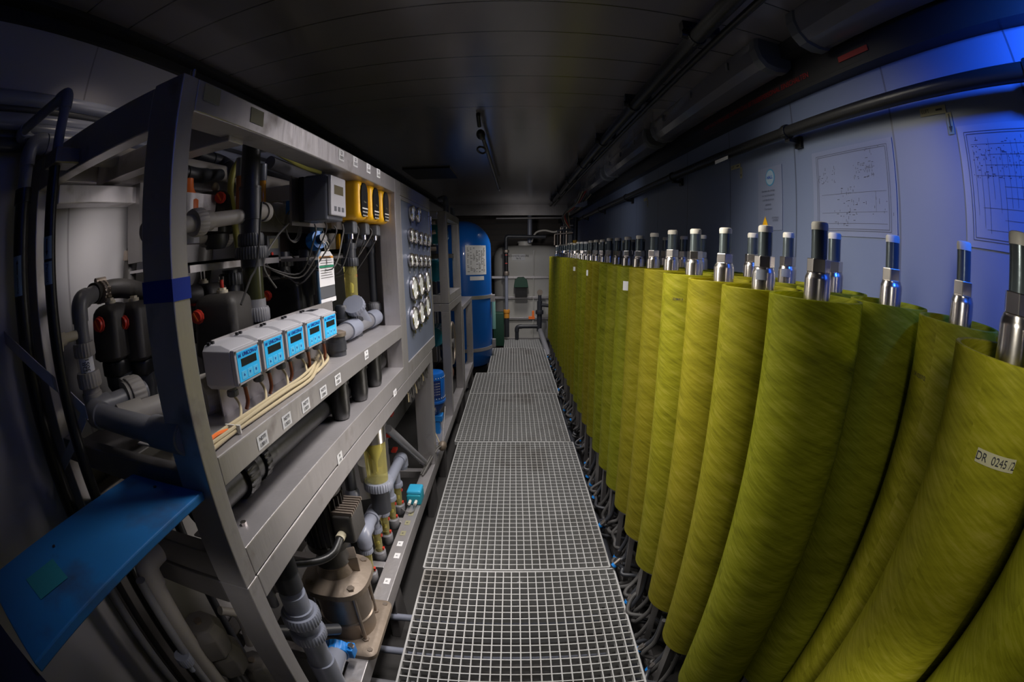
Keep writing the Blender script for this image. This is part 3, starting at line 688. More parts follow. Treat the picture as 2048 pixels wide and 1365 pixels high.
part('cross_rail', MB().box((-1.14, 1.52, .215), (-.63, 1.56, .272)), M['steel'])
part('cross_rail', MB().box((-1.14, 1.93, .275), (-.63, 1.985, .34)), M['steel'])
part('rear_shelf', MB().box((-1.15, .61, .205), (-1.08, 1.9, .255)), M['steel'])
part('shelf', MB().box((-.80, .607, -.355), (XF, 1.985, -.35)).box((XF - .004, .607, -.412), (XF, 1.985, -.352)), M['steel'], bevel=.002)
part('inner_shelf', MB().box((-1.14, .607, -.43), (-.86, 1.985, -.40)), M['steel_dark'])
part('end_rail', MB().box((-1.14, .565, -.43), (-.627, .60, -.37)), M['steel_dark'])
part('bottom_rail', MB().box((-.70, .607, -.567), (XF, 1.985, -.562)).box((XF - .004, .607, -.637), (XF, 1.985, -.564)), M['steel'], bevel=.002)
part('bottom_rail', MB().box((-1.2, .607, -.637), (-1.14, 1.985, -.565)), M['steel_dark'])
part('end_rail', MB().box((-1.14, .565, -.637), (-.627, .605, -.565)), M['steel_dark'])
part('bolt', MB().hexn(AZ(488, 1050, -.562), (0, 0, 1), .008, .008), M['chrome'], bevel=0)
part('bolt', MB().hexn((-.58, .62, .34), (0, 0, 1), .009, .014).cyl((-.58, .62, .354), (-.58, .62, .372), .006), M['chrome'], bevel=0)
part('tape_band', MB().box((-.6285, .5585, -.055), (XF + .0015, .6085, -.018)), M['bluetape'], bevel=0)
# lettered labels on the rack rails
for (px, py, t1, t2) in ((526, 881, 'NDTI', '13011'), (574, 841, 'NDTI', '13021'), (612, 811, 'NDTI', '13031'), (647, 784, 'NDTI', '13041'), (676, 759, 'NDTI', '13051'), (733, 710, 'TI', '13060')):
    label_x(px, py, .045 if px < 700 else .04, .032, [t1, t2], rack)
for (px, py, t1) in ((683, 311, 'QI'), (711, 324, 'QI'), (737, 337, 'QI'), (757, 347, 'QI')):
    label_x(px, py, .045, .036, [t1, '13070'], rack)
for (px, py) in ((425, 190), (515, 234)): label_x(px, py, .055, .035, [], rack, mt=M['dull_label'])
label_x(790, 786, .05, .03, ['13'], rack)
# lower frame
lower = thing('rack_base_frame', 'stainless base frame under the near rack, standing beside the walkway', 'frame', (-.88, 1.6, -OZ))
part('top_rail', MB().box((-.627, .613, -.712), (XF, 2.62, -.642)), M['steel'], lower)
part('top_rail', MB().box((-1.215, .56, -.712), (-1.14, 2.70, -.642)), M['steel_dark'], lower)
part('end_rail', MB().box((-1.14, .562, -.712), (-.627, .605, -.645)), M['steel_dark'], lower)
part('post', MB().box((-.627, .562, -1.44), (XF, .612, -.642)), M['steel'], lower)
part('post', MB().box((-.66, 2.62, -1.44), (XF, 2.70, -.642)), M['steel'], lower)
part('post', MB().box((-1.215, .562, -1.44), (-1.15, .612, -.712)), M['steel_dark'], lower)
part('post', MB().box((-1.215, 2.62, -1.44), (-1.15, 2.70, -.712)), M['steel_dark'], lower)
part('bottom_rail', MB().box((-.622, .56, -1.53), (XF, 2.95, -1.44)), M['steel'], lower)
part('bottom_rail', MB().box((-1.215, .56, -1.53), (-1.14, 2.95, -1.44)), M['steel_dark'], lower)
for y in (.70, 1.0, 1.36, 1.60, 1.98, 2.55): part('cross_rail', MB().box((-1.14, y - .022, -1.50), (-.622, y + .022, -1.446)), M['steel'], lower)
for y in (.7, 1.52, 2.6): part('foot', MB().add([(-.60, y - .05, -1.53), (XF - .01, y - .05, -1.53), (XF - .01, y + .05, -1.53), (-.6, y + .05, -1.53), (-.6, y - .09, -OZ), (XF - .01, y - .09, -OZ), (XF - .01, y + .09, -OZ), (-.6, y + .09, -OZ)], [(0, 1, 2, 3), (7, 6, 5, 4), (0, 4, 5, 1), (1, 5, 6, 2), (2, 6, 7, 3), (3, 7, 4, 0)], False), M['steel_dark'], lower)
for (px, py) in ((774, 1163), (794, 1112), (800, 1088), (806, 1067), (815, 1046), (822, 1028)):
    c = AZ(px, py, -1.4385)
    l = MB().box((c.x - .014, c.y - .02, -1.4395), (c.x + .014, c.y + .02, -1.4385)).build('equipment_label', M['paper'] if py > 1070 else M['dull_label'], lower)
    text('FI', .015, (c.x, c.y, -1.4384), (0, 1, 0), (-1, 0, 0), M['ink'], l)
label_x(680, 916, .04, .034, ['PI', '130'], lower)

# ------------------------------------------------------------------ gauge cabinet
gc = thing('gauge_cabinet', 'tall stainless gauge cabinet at the far end of the near rack, with round dials', 'cabinet', (-.66, 2.45, -.64))
part('side_plate', MB().box((-.80, 2.076, -.64), (XF, 2.09, .273)), M['steel'], gc)
part('side_plate', MB().box((-.80, 2.795, -.64), (XF, 2.81, .273)), M['steel'], gc)
M['panel'] = mat('bluish_steel_panel', (.2, .23, .32), .5, .5, .05, 20, .15, 4)
part('front_panel', MB().box((XF - .012, 2.09, -.58), (XF - .006, 2.795, .273)), M['panel'], gc)
part('frame', MB().box((XF - .01, 2.09, -.64), (XF, 2.795, -.565)), M['steel'], gc); part('frame', MB().box((XF - .01, 2.09, .255), (XF, 2.795, .273)), M['steel'], gc)
part('back_plate', MB().box((-.80, 2.09, -.64), (-.79, 2.795, .273)), M['steel_dark'], gc)
M['dial'] = mat('dial_face', (.8, .82, .78), .5)
def gauge(px, py, r, lab, grp):
    c = AX(px, py, XF); t = thing('pressure_gauge', lab, 'gauge', (XF - .006, c.y, c.z), grp)
    a = Vector((XF - .006, c.y, c.z))
    MB().lathe([(r * .8, 0), (r * .8, .005), (r, .007), (r, .018), (r * .94, .023), (r * .87, .022), (r * .84, .015)], a, (1, 0, 0), 32).build('case', M['chrome'], t)
    d = MB().cyl(a + Vector((.012, 0, 0)), a + Vector((.0165, 0, 0)), r * .85, n=32).build('dial', M['dial'], t)
    tk = MB()
    for k in range(11):
        q = math.radians(225 - 27 * k); tk.bar(a + Vector((.0172, math.cos(q) * r * .62, math.sin(q) * r * .62)), a + Vector((.0172, math.cos(q) * r * .76, math.sin(q) * r * .76)), .0012, .0012, (1, 0, 0))
    q = math.radians(210); tk.bar(a + Vector((.018, 0, 0)), a + Vector((.018, math.cos(q) * r * .6, math.sin(q) * r * .6)), .002, .001, (1, 0, 0))
    tk.build('needle_and_ticks', M['ink'], d)
    MB().cyl(a + Vector((.012, 0, -r * 1.25)), a + Vector((.01, 0, -r * .8)), .006, n=10).build('spout', M['chrome'], t)
    return t
rows = [((822, 427), (834, 430)), ((820, 471), (829, 474), (839, 477), (848, 479), (856, 481)), ((820, 520), (829, 521), (839, 522), (848, 522), (856, 523)),
        ((826, 577), (839, 570), (852, 565)), ((827, 637), (840, 626), (852, 613))]
rn = ['top', 'second', 'third', 'fourth', 'lowest']; cn = {2: ['left', 'right'], 5: ['first', 'second', 'middle', 'fourth', 'fifth'], 3: ['left', 'middle', 'right']}
for i, rw in enumerate(rows):
    for j, (px, py) in enumerate(rw):
        gauge(px, py, (.042, .038, .036, .066, .066)[i], '%s round steel dial in the %s row of the gauge cabinet' % (cn[len(rw)][j], rn[i]), 'dials of the gauge cabinet')
        c = AX(px, py, XF); dz = (.062, .058, .056, .094, .094)[i]
        text(['130%d' % (j + 1)][0], .014, (XF - .004, c.y, c.z - dz - .01), (0, 1, 0), (0, 0, 1), M['paper'], gc)
text('P I', .02, (XF - .004, 2.66, .2), (0, 1, 0), (0, 0, 1), M['paper'], gc)
part('handle', MB().path([(XF, 2.74, .06), (XF + .02, 2.74, .06), (XF + .02, 2.74, .22), (XF, 2.74, .22)], .004, 8), M['chrome'], gc)

# ------------------------------------------------------------------ displays
pl = tag(MB().box((-.672, .80, -.355), (-.668, 1.50, -.17)).build('mounting_plate', M['steel']), 'thin steel plate standing on the shelf behind the five blue-faced displays', 'plate')
def display(k, lab):
    y0 = .766 + .1145 * k; x1 = -.58; z0, z1 = -.262, -.187
    t = thing('conductivity_display', lab, 'display', (-.625, y0 + .05, z0), 'five blue-faced displays')
    m = MB(); yc = y0 + .05
    def ring(x, dy, za, zb, c=.012):
        return [Vector((x, yc + a, b)) for a, b in ((-dy, za + c), (-dy, zb - c), (-dy + c, zb), (dy - c, zb), (dy, zb - c), (dy, za + c), (dy - c, za), (-dy + c, za))]
    m.loft([ring(-.668, .057, z0 - .012, z1 + .012), ring(-.62, .057, z0 - .012, z1 + .012), ring(-.592, .052, z0 - .003, z1 + .003, .004)])
    m.build('housing', M['greypl'], t, bevel=.0015, ang=20)
    f = MB().box((-.592, yc - .051, z0 - .002), (x1 - .001, yc + .051, z1 + .002)).build('front_frame', M['greypl'], t, bevel=.002)
    lb = MB().box((x1 - .002, yc - .043, z0 + .005), (x1, yc + .043, z1 - .005)).build('blue_label', M['cyan'], t)
    MB().box((x1 - .001, yc - .030, z0 + .037), (x1 + .0006, yc + .032, z0 + .054)).build('screen', M['lcd'], lb)
    text('inl  UNICON-LF', .0115, (x1 + .0002, yc, z1 - .0125), (0, 1, 0), (0, 0, 1), M['navy'], lb, bold=.03)
    for q in (-1, 0, 1):
        MB().box((x1 - .001, yc + q * .024 - .0095, z0 + .009), (x1 + .0005, yc + q * .024 + .0095, z0 + .027)).build('button', mat('pale_button', (.10, .52, .85), .45) if k == 0 and q == -1 else bpy.data.materials['pale_button'], lb)
        m2 = MB(); cy = yc + q * .024; cz = z0 + .019; X = x1 + .0009
        if q < 1: m2.add([(X, cy - .0035, cz - .003 * (1 if q < 0 else -1)), (X, cy + .0035, cz - .003 * (1 if q < 0 else -1)), (X, cy, cz + .0035 * (1 if q < 0 else -1))], [(0, 1, 2) if q < 0 else (2, 1, 0)], False)
        else: m2.add([(X, cy - .002, cz - .003), (X, cy + .003, cz - .003), (X, cy + .003, cz + .003), (X, cy - .002, cz + .003)], [(0, 1, 2, 3)], False)
        m2.build('button_mark', M['navy'], lb)
    for s2 in (-.006, .008): MB().box((-.66, yc - .04 + s2, z1 + .012), (-.652, yc - .034 + s2, z1 + .018)).build('clip', M['ink'], t)
    if k == 4: MB().box((-.655, yc - .02, z1 + .0125), (-.628, yc + .025, z1 + .0135)).build('black_white_sticker', M['ink'], t)
    for a, b in ((-.047, .003), (.047, .003), (-.047, .072), (.047, .072)): MB().cyl((x1 - .001, yc + a, z0 + b), (x1 + .001, yc + a, z0 + b), .0028, n=10).build('screw', M['steel_dark'], t)
    MB().cyl((-.625, yc - .02, z0 - .012), (-.625, yc - .02, z0 - .034), .011, n=12).ring((-.625, yc - .02, z0 - .026), (0, 0, 1), .014, .012).build('cable_gland', M['greydk'], t)
    MB().cyl((-.625, yc + .03, z0 - .01), (-.625, yc + .03, z0 - .026), .008, n=12).build('cable_gland', M['greydk'], t)
    MB().path(smooth([(-.625, yc + .03, z0 - .02), (-.623, yc + .032, z0 - .06), (-.63, yc + .03, -.345)], 4), .005, 8).build('orange_lead', M['orange_dk'], t)
    cab = smooth([(-.625, yc - .02, z0 - .03), (-.612, yc - .018, z0 - .055), (-.595, yc - .05, -.338), (-.585, yc - .12, -.343)], 5)
    tag(MB().path(cab, .0035, 8).build('signal_cable', M['cable']), 'beige cable dropping from the %s display to the shelf' % OD[k], 'cable', 'cables of the five displays')
M['orange_dk'] = mat('dull_orange_lead', (.22, .06, .02), .5)
OD = ['nearest', 'second', 'third', 'fourth', 'farthest']
for k, lab in enumerate(('nearest of the five blue-faced grey displays, showing its whole grey side', 'second blue-faced display from the near end, with faint pencil writing on its top', 'middle one of the five blue-faced displays', 'fourth blue-faced display from the near end', 'farthest of the five blue-faced displays, with a black-and-white sticker on top')):
    display(k, lab)
# bundle of beige cables on the shelf
random.seed(2)
for k in range(7):
    dx = (k % 4) * .0085; dz = (k // 4) * .008
    pts = [(-.592 + dx, .60, -.342 + dz), (-.592 + dx, .66, -.338 + dz), (-.592 + dx, .70, -.345 + dz)] if k == 5 else [(-.592 + dx, .60, -.342 + dz)] + [(-.594 + dx + .004 * math.sin(3 * y + k), y, -.342 + dz + .002 * math.sin(9 * y + k)) for y in (.70, .82, .95, 1.08)] + [(-.63 + dx, 1.2 + .05 * (k % 3), -.342 + dz), (-.70, 1.3 + .07 * (k % 4), -.343)]
    tag(MB().path(smooth(pts, 5), .0048, 8).build('shelf_cable', M['orange'] if k == 5 else M['cable']), 'orange cable on top of the beige bundle at the near post' if k == 5 else '%s beige cable of the bundle along the shelf edge under the displays' % ['outermost', 'second', 'third', 'innermost lower', 'upper outer', '', 'upper inner'][k], 'cable', None if k == 5 else 'beige cable bundle on the shelf')
tag(MB().box((-.60, .715, -.348), (-.56, .719, -.330)).build('cable_tie', M['white']), 'pale strap holding the beige cable bundle together on the shelf', 'strap')

# ------------------------------------------------------------------ controllers under the top rail
t = thing('grey_controller', 'dark grey controller box with a light front and small display, left of the yellow ones', 'controller', (-.63, 1.37, .14))
c0 = AX(661, 350, -.575)
y0 = 1.325; 
part('housing', MB().rbox((-.634, 1.39, .185), (.088, .135, .15), .01), mat('blue_grey_housing', (.075, .08, .1), .5), t, 0)
part('front', MB().box((-.59, 1.327, .125), (-.577, 1.453, .255)), M['greypl'], t, .004)
part('screen', MB().box((-.5775, 1.352, .195), (-.5762, 1.428, .225)), mat('olive_display', (.11, .095, .06), .25), t, 0)
for q in range(3): part('button', MB().box((-.5775, 1.350 + .032 * q, .140), (-.576, 1.368 + .032 * q, .155)), M['greydk'], t, 0)
part('backplate', MB().box((-.70, 1.335, .11), (-.68, 1.45, .26)), M['black'], t)
for k in range(3):
    y0 = 1.585 + .146 * k
    t = thing('yellow_controller', ('nearest yellow controller with a black keypad, beside the grey one', 'middle yellow controller with a black keypad', 'farthest yellow controller with a black keypad')[k], 'controller', (-.64, y0 + .05, .13), 'three yellow controllers')
    def rr(x, s_=1, n=7):
        o = []; hy, hz, q = .054 * s_, .078 * s_, .022 * s_
        for kk, (my, mz) in enumerate(((1, 1), (-1, 1), (-1, -1), (1, -1))):
            for j in range(n):
                a = pi / 2 * kk + pi / 2 * j / (n - 1); o.append(Vector((x, y0 + .052 + my * (hy - q) + q * math.cos(a), .205 + mz * (hz - q) + q * math.sin(a))))
        return o
    MB().loft([rr(-.71, .96), rr(-.70), rr(-.60), rr(-.585, .93), rr(-.578, .8)]).build('housing', M['yellow'], t, ang=50)
    def arch(x, s_):
        o = [Vector((x, y0 + .052 + a * s_, .205 + b * s_)) for a, b in ((-.036, -.045), (-.026, -.062), (0, -.068), (.026, -.062), (.036, -.045), (.038, 0), (.037, .03), (.028, .053), (.014, .064), (0, .067), (-.014, .064), (-.028, .053), (-.037, .03), (-.038, 0))]
        return o
    kp = MB().loft([arch(-.582, 1), arch(-.572, .97)]).build('keypad', M['black'], t, ang=30)
    MB().box((-.5722, y0 + .022, .168), (-.571, y0 + .082, .173)).build('stripe', M['white'], kp)
    for a in range(4):
        for b in range(2): MB().cyl((-.572, y0 + .030 + .0145 * a, .157 - .014 * b), (-.5708, y0 + .030 + .0145 * a, .157 - .014 * b), .0032, n=8).build('key', M['white'], kp)
    text('Dialog', .009, (-.5712, y0 + .052, .196), (0, 1, 0), (0, 0, 1), M['dull_label'], kp)
    MB().rbox((-.63, y0 + .04, .10), (.045, .045, .05), .008).build('plug', M['greydk'], t)
    MB().cyl((-.63, y0 + .04, .075), (-.63, y0 + .04, .055), .012, n=12).build('gland', M['chrome'], t)
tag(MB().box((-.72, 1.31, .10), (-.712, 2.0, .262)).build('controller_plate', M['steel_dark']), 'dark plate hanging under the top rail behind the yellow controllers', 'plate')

# ------------------------------------------------------------------ big dark vertical pipe
def zpx(py, px=505, X=-.75): return AX(px, py, X).z
t = thing('riser_pipe', 'thick dark vertical pipe with ribbed unions, left of the grey controller', 'pipe', (-.75, 1.12, -.35))
c = (-.75, 1.12)
part('upper_pipe', MB().cyl((*c, .42), (*c, zpx(378)), .029, n=36), M['pvc_dark'], t, 0)
part('tee', MB().cyl((*c, zpx(378)), (*c, zpx(440)), .0335, n=36).cyl((*c, zpx(375)), (*c, zpx(380)), .0345, n=36).cyl((*c, zpx(436)), (*c, zpx(440)), .0345, n=36), M['pvc_dark'], t, 0)
part('pipe', MB().cyl((*c, zpx(440)), (*c, zpx(470)), .030, n=36), M['pvc_dark'], t, 0)
part('union_nut', MB().ring((*c, zpx(480)), (0, 0, 1), .040, .036, 30), M['pvc_dark'], t, 0)
part('union_nut', MB().ring((*c, zpx(506)), (0, 0, 1), .051, .036, 36), M['pvc_dark'], t, 0)
part('pipe', MB().cyl((*c, zpx(518)), (*c, zpx(534)), .034, n=36), M['pvc_dark'], t, 0)
part('sight_pipe', MB().cyl((*c, zpx(534)), (*c, zpx(600, 510)), .031, n=36), mat('olive_dark_pipe', (.02, .022, .009), .25), t, 0)
part('collar', MB().cyl((*c, zpx(598, 510)), (*c, zpx(614, 512)), .034, n=36), M['pvc'], t, 0)
part('union_nut', MB().ring((*c, zpx(627, 515)), (0, 0, 1), .043, .04, 34), M['pvc'], t, 0)
part('lower_pipe', MB().cyl((*c, zpx(640, 515)), (*c, -.35), .030, n=36), M['pvc_dark'], t, 0)
zt = zpx(422)
part('side_stub', MB().cyl((-.75, 1.12, zt), (-.75, 1.19, zt), .025, n=28).cyl((-.75, 1.185, zt), (-.75, 1.205, zt), .030, n=28).sphere((-.75, 1.205, zt), .0295, (1, .5, 1)), M['pvc_dusty'], t, 0)
p0 = AX(380, 455, -.98); 
t = thing('branch_pipe', 'dusty grey branch pipe with a ribbed union running left from the thick riser', 'pipe', (-.9, 1.05, p0.z))
a = Vector((-.765, 1.10, zt - .015)); b = AY(402, 444, .93); d = (b - a).normalized()
part('pipe', MB().cyl(a, b, .021, n=24), M['pvc_dusty'], t, 0)
part('union_nut', MB().ring(b + d * .015, d, .037, .036), M['pvc_dusty'], t, 0)
part('collar', MB().cyl(b, b - d * .035, .027, n=24), M['pvc_dusty'], t, 0)
part('end_pipe', MB().cyl(b + d * .03, b + d * .2, .022, n=24), M['pvc_dusty'], t, 0)
c2 = AX(408, 475, -1.0)
tag(MB().cyl(c2 + Vector((0, -.2, 0)), c2 + Vector((0, .12, 0)), .022, n=20).ring(c2 + Vector((0, .02, 0)), (0, 1, 0), .034, .04).ring(c2 + Vector((0, .12, 0)), (0, 1, 0), .036, .03).build('threaded_pipe', M['pvc_dusty']), 'short dusty pipe with two ribbed rings just below the branch pipe', 'pipe')
tag(MB().box((-1.14, .95, .0), (-.85, 1.45, .008)).box((-.858, .95, -.02), (-.85, 1.45, .008)).build('small_shelf', M['steel']), 'narrow steel shelf strip behind the thick dark riser', 'shelf')
# coloured upright tubes and the curved yellow hose
for px, mt, lab, r in ((483, 'brownp', 'shiny brown upright tube just left of the thick dark riser', .012), (527, 'amber', 'shiny amber upright tube just right of the thick dark riser', .0115)):
    a = AX(px, 300, -.86); b = AX(px, 430, -.86)
    o = MB().cyl((a.x, a.y, .29), (a.x, a.y, b.z), r * 1.15, n=20).build('coloured_tube', M[mt]); tag(o, lab, 'tube', 'upright coloured tubes beside the riser')
    MB().cyl((a.x, a.y, .27), (a.x, a.y, .33), r * 1.35, n=20).build('top_sleeve', M['pvc_light'], o)
p = [AX(*q, -.92) for q in ((480, 320), (466, 345), (461, 385), (467, 430), (474, 480), (480, 530))]
tag(MB().path(smooth(p, 6), .012, 14).build('yellow_hose', M['yhose']), 'curved dull yellow hose beside the brown upright tube', 'hose')
p = [AX(*q, -1.0) for q in ((545, 300), (575, 318), (610, 336), (640, 345))]
tag(MB().path(smooth(p, 4), .011, 12).build('yellow_hose', M['yhose']), 'short yellow hose passing under the top rail right of the riser', 'hose')
p = [AX(527, 302, -.86), AX(527, 292, -.86), AX(548, 297, -.88), AX(620, 328, -.9), AX(640, 340, -.9)]
tag(MB().pvc([p[0], p[1], p[3]], .015).build('thin_return_pipe', M['pvc']), 'grey pipe bending from the amber tube and running under the top rail', 'pipe')

# ------------------------------------------------------------------ valve actuators
def actuator(c, R, size, lab, grp='black valve actuators with red knobs', knob=(0, -1), bulb='tube', zb=-.36, dusty=True):
    """loaf-shaped black housing on a valve body; c = centre of the lid top; R = yaw"""
    t = thing('valve_actuator', lab, 'valve', (c[0], c[1], zb), grp)
    Rm = Matrix.Rotation(R, 3, 'Z'); sx, sy, sz = size; cc = Vector(c) - Vector((0, 0, sz / 2)); W = lambda v: cc + Rm @ Vector(v)
    m = MB(); m.rbox(cc, size, .022, 4, Rm, (.9, .86), .03); m.build('housing', M['dusty_black'] if dusty else M['black'], t, ang=50)
    MB().rbox(cc - Vector((0, 0, sz / 2 + .02)), (sx * .8, sy * .8, .045), .03, 4, Rm).build('neck', M['black'], t, ang=50)
    k = W((knob[0], -sy / 2 * 1.0, sz * .19))
    d = Rm @ Vector((0, -1, 0))
    kn = MB().lathe([(.020, 0), (.020, .006), (.0165, .008), (.016, .016), (0, .0165)], k - d * .003, d, 20, lambda i, j: 1 - .05 * (i % 2) if j < 2 else 1)
    kn = kn.build('red_knob', M['red'], t)
    MB().cbox(k + d * .0135, (.026, .003, .005), Rm @ Matrix.Rotation(math.radians(60), 3, 'Y')).build('knob_grip', M['orange'], kn)
    top = W((0, 0, sz / 2))
    if bulb == 'tube':
        bb = MB().cyl(top, top + Vector((0, 0, .008)), .017, n=16).hexn(top + Vector((0, 0, .006)), (0, 0, 1), .012, .008).build('sight_base', M['beige'], t)
        MB().cyl(top + Vector((0, 0, .014)), top + Vector((0, 0, .045)), .0075, n=14).build('sight_glass', M['clear'], bb)
        if c[0] > -.9: MB().cyl(top + Vector((0, 0, .014)), top + Vector((0, 0, .036)), .005, n=10).build('red_pin', M['red'], bb)
    elif bulb == 'dome':
        bb = MB().cyl(top, top + Vector((0, 0, .007)), .02, n=18).build('sight_base', M['beige'], t)
        MB().lathe([(.017, .007), (.017, .018), (.013, .028), (.006, .034), (0, .035)], top, n=18).build('sight_dome', M['clear'], bb)
    else:
        MB().sphere(top + Vector((0, 0, .018)), .014, (1, 1, 1.2)).build('cap_knob', M['beige'], t)
    if zb is not None:
        z = cc.z - sz / 2 - .04
        MB().lathe([(.045, 0), (.045, -.03), (.032, -.05), (.032, zb + .04 - z), (.045, zb + .03 - z)] and [(.034, zb - z), (.034, -.05), (.045, -.03), (.045, 0)], (c[0], c[1], z), (0, 0, 1), 20).build('valve_body', M['pvc_dark'], t)
    return t
def at(px, py, X): return AX(px, py, X)
yaw = math.radians(-8)
q = AX(210, 600, -1.02); actuator((q.x, q.y + .02, -.066), math.radians(12), (.105, .12, .14), 'leftmost black valve actuator with a red knob, on the near rack')
q = AX(262, 595, -.99); actuator((q.x, q.y + .01, -.072), math.radians(12), (.11, .12, .15), 'second black valve actuator from the left, just left of the near post')
q = AX(437, 592, -.80); actuator((q.x, q.y + .02, -.085), math.radians(8), (.15, .15, .17), 'large black valve actuator with a red knob, just right of the near post', knob=(-.045, -1))
q = AX(408, 580, -.98); actuator((q.x, q.y, -.062), math.radians(8), (.15, .14, .14), 'black valve actuator half hidden behind the one right of the near post', zb=-.36)
q = AX(572, 555, -.86); actuator((q.x, q.y, -.085), math.radians(8), (.17, .16, .17), 'black valve actuator with a clear dome, right of the thick riser', bulb='dome', knob=(-.05, -1), dusty=False)
q = AX(600, 545, -.93); actuator((q.x, q.y + .07, -.072), math.radians(8), (.17, .16, .17), 'rear black valve actuator with a clear dome and a paper label on its flank', bulb='dome')
q = AX(530, 560, -1.0); actuator((q.x, q.y, -.075), math.radians(8), (.15, .15, .12), 'dusty valve actuator lid showing just behind the thick riser', bulb='dome')
q = AX(431, 372, -.98); actuator((q.x, q.y, .235), math.radians(20), (.14, .16, .10), 'upper black valve actuator under the top rail, with a pale ball on top', bulb='ball', knob=(.045, -1), zb=.06)

# ------------------------------------------------------------------ grey pipework behind the near post
Zp = -.30
def P3(px, py, z=Zp): return AZ(px, py, z)
t = thing('grey_elbow_pipe', 'wide grey pipe bending round from the ribbed union towards the near post', 'pipe', (-.95, .7, -.35))
path = [P3(290, 782), P3(184, 826), P3(340, 870), P3(372, 877)]
part('pipe', MB().pvc(path, .028, 24, 1.2, 1.4), M['pvc'], t, 0)
d = (path[0] - path[1]).normalized(); part('union_nut', MB().ring(P3(268, 790), d, .05, .045), M['pvc_dusty'], t, 0)
part('collar', MB().cyl(P3(250, 797), P3(263, 792), .042, n=24), M['pvc_dusty'], t, 0)
t = thing('grey_straight_pipe', 'second wide grey pipe joining beside the bent one behind the near post', 'pipe', (-.8, .7, -.35))
a = P3(240, 842, -.32); b = P3(430, 778, -.32)
part('pipe', MB().cyl(a, b, .031, n=24), M['pvc_dusty'], t, 0); d = (b - a).normalized()
part('union_nut', MB().ring(P3(414, 790, -.31), d, .052, .045), M['pvc_dusty'], t, 0)
part('socket', MB().cyl(a, a + d * .07, .038, n=24), M['pvc_dusty'], t, 0)
t = thing('sample_pipe', 'grey upright pipe with two ribbed unions and an elbow, left of the actuators', 'pipe', (-1.0, .63, -.33))
cx = AX(165, 650, -1.0); X_, Y_ = -1.0, .635
zq = lambda py, px=165: AX(px, py, X_).z - (.018 if py < 680 else 0)
part('pipe', MB().pvc([(X_, Y_, zq(790, 180)), (X_, Y_, zq(588, 158)), (X_ - .06, Y_ + .11, zq(588, 158) + .01)], .022, 24, 1.15, 1.3), M['pvc'], t, 0)
part('union_nut', MB().ring((X_, Y_, zq(700, 165)), (0, 0, 1), .034, .032), M['pvc_dusty'], t, 0)
part('union_nut', MB().ring((X_, Y_, zq(760, 173)), (0, 0, 1), .037, .036), M['pvc_dusty'], t, 0)
part('foot_elbow', MB().pvc([(X_, Y_, zq(770, 176)), (X_ + .0, Y_, Zp - .02), (X_ + .02, Y_ + .14, Zp - .0)], .027, 20, 1.15), M['pvc_dusty'], t, 0)
part('union_nut', MB().ring((X_ + .015, Y_ + .12, Zp), (.1, 1, 0), .05, .04), M['pvc_dusty'], t, 0)
part('tap', MB().pvc([(X_, Y_ - .02, zq(650)), (X_ - .01, Y_ - .08, zq(652)), (X_ - .01, Y_ - .085, zq(675))], .012, 14, 1.3), M['beige'], t, 0)
part('label', MB().cyl((X_ + .001, Y_, zq(715, 168)), (X_ + .001, Y_, zq(745, 170)), .0226, n=24), M['paper'], t, 0)
text('VDR', .018, (X_ + .016, Y_ - .0175, zq(738)), (0, 0, 1), (-.8, -.6, 0), M['ink'], t); text('13051', .016, (X_ + .0215, Y_ - .009, zq(735)), (0, 0, 1), (-.5, -.86, 0), M['ink'], t)
# rubber hose with clamps
p = [(X_ - .05, Y_ + .09, zq(588, 158) + .01), (X_ - .07, Y_ + .14, zq(585, 158) + .006), (-1.04, .84, -.035), (-.99, .97, -.075), (-.95, 1.1, -.09)]
o = tag(MB().path(smooth(p, 6), .027, 18).build('black_hose', M['dusty_black']), 'dusty black hose clamped to the grey elbow, running behind the actuators', 'hose')
for s_ in (.0, .022):
    c_ = Vector((X_ - .058 - .009 * (s_ > 0), Y_ + .12 + s_, zq(587, 158) + .008)); MB().ring(c_, (-.4, 1, 0), .031, .012).cyl(c_ + Vector((0, -.012, .03)), c_ + Vector((0, .012, .03)), .008, n=10).build('hose_clamp', M['bronze'], o)
# upright ribbed pipe behind
a = AX(262, 480, -1.16)
o = tag(MB().path(smooth([(-1.1, 1.06, .13), (-1.14, .99, .09), (-1.15, .965, .0), (-1.15, .955, -.12)], 6), .024, 16).build('rear_hose', M['dusty_black']), 'upright black hose with a clamp against the pale rear wall', 'hose')
MB().ring((-1.145, .97, .055), (.1, .1, 1), .028, .03).build('hose_clamp', M['bronze'], o)
MB().path(smooth([(-1.10, 1.05, .135), (-1.13, 1.01, .11), (-1.14, .985, .08)], 5), .020, 14).build('pale_bend', M['pvc_dusty'], o)
p = [AX(*q, -1.17) for q in ((413, 488), (410, 525), (405, 560), (392, 585), (370, 605))]
tag(MB().path(smooth(p, 5), .03, 16).build('rear_pipe', M['dusty_black']), 'dark bent pipe in front of the pale wall, right of the near post', 'pipe')
# inner post bracket
tag(MB().box((-1.12, .935, -.05 + .08), (-1.06, .975, .262)).build('hanging_bracket', M['steel_dark']), 'dark flat bracket hanging from the rear shelf left of the near post', 'bracket')
# dosing bottle
q = AX(383, 395, -.95)
o = thing('orange_bottle', 'orange bottle top peeping out right of the near post', 'bottle', (q.x, q.y, .05)); 
MB().lathe([(.0, .13), (.02, .13), (.022, .10), (.042, .06), (.042, .02), (.04, 0), (0, 0)][::-1], (q.x - .02, q.y, q.z - .07), (0, 0, 1), 20).build('body', M['orange'], o)
MB().cyl((q.x - .02, q.y, q.z - .14), (q.x - .02, q.y, q.z - .07), .041, n=20).build('base', M['greypl'], o)
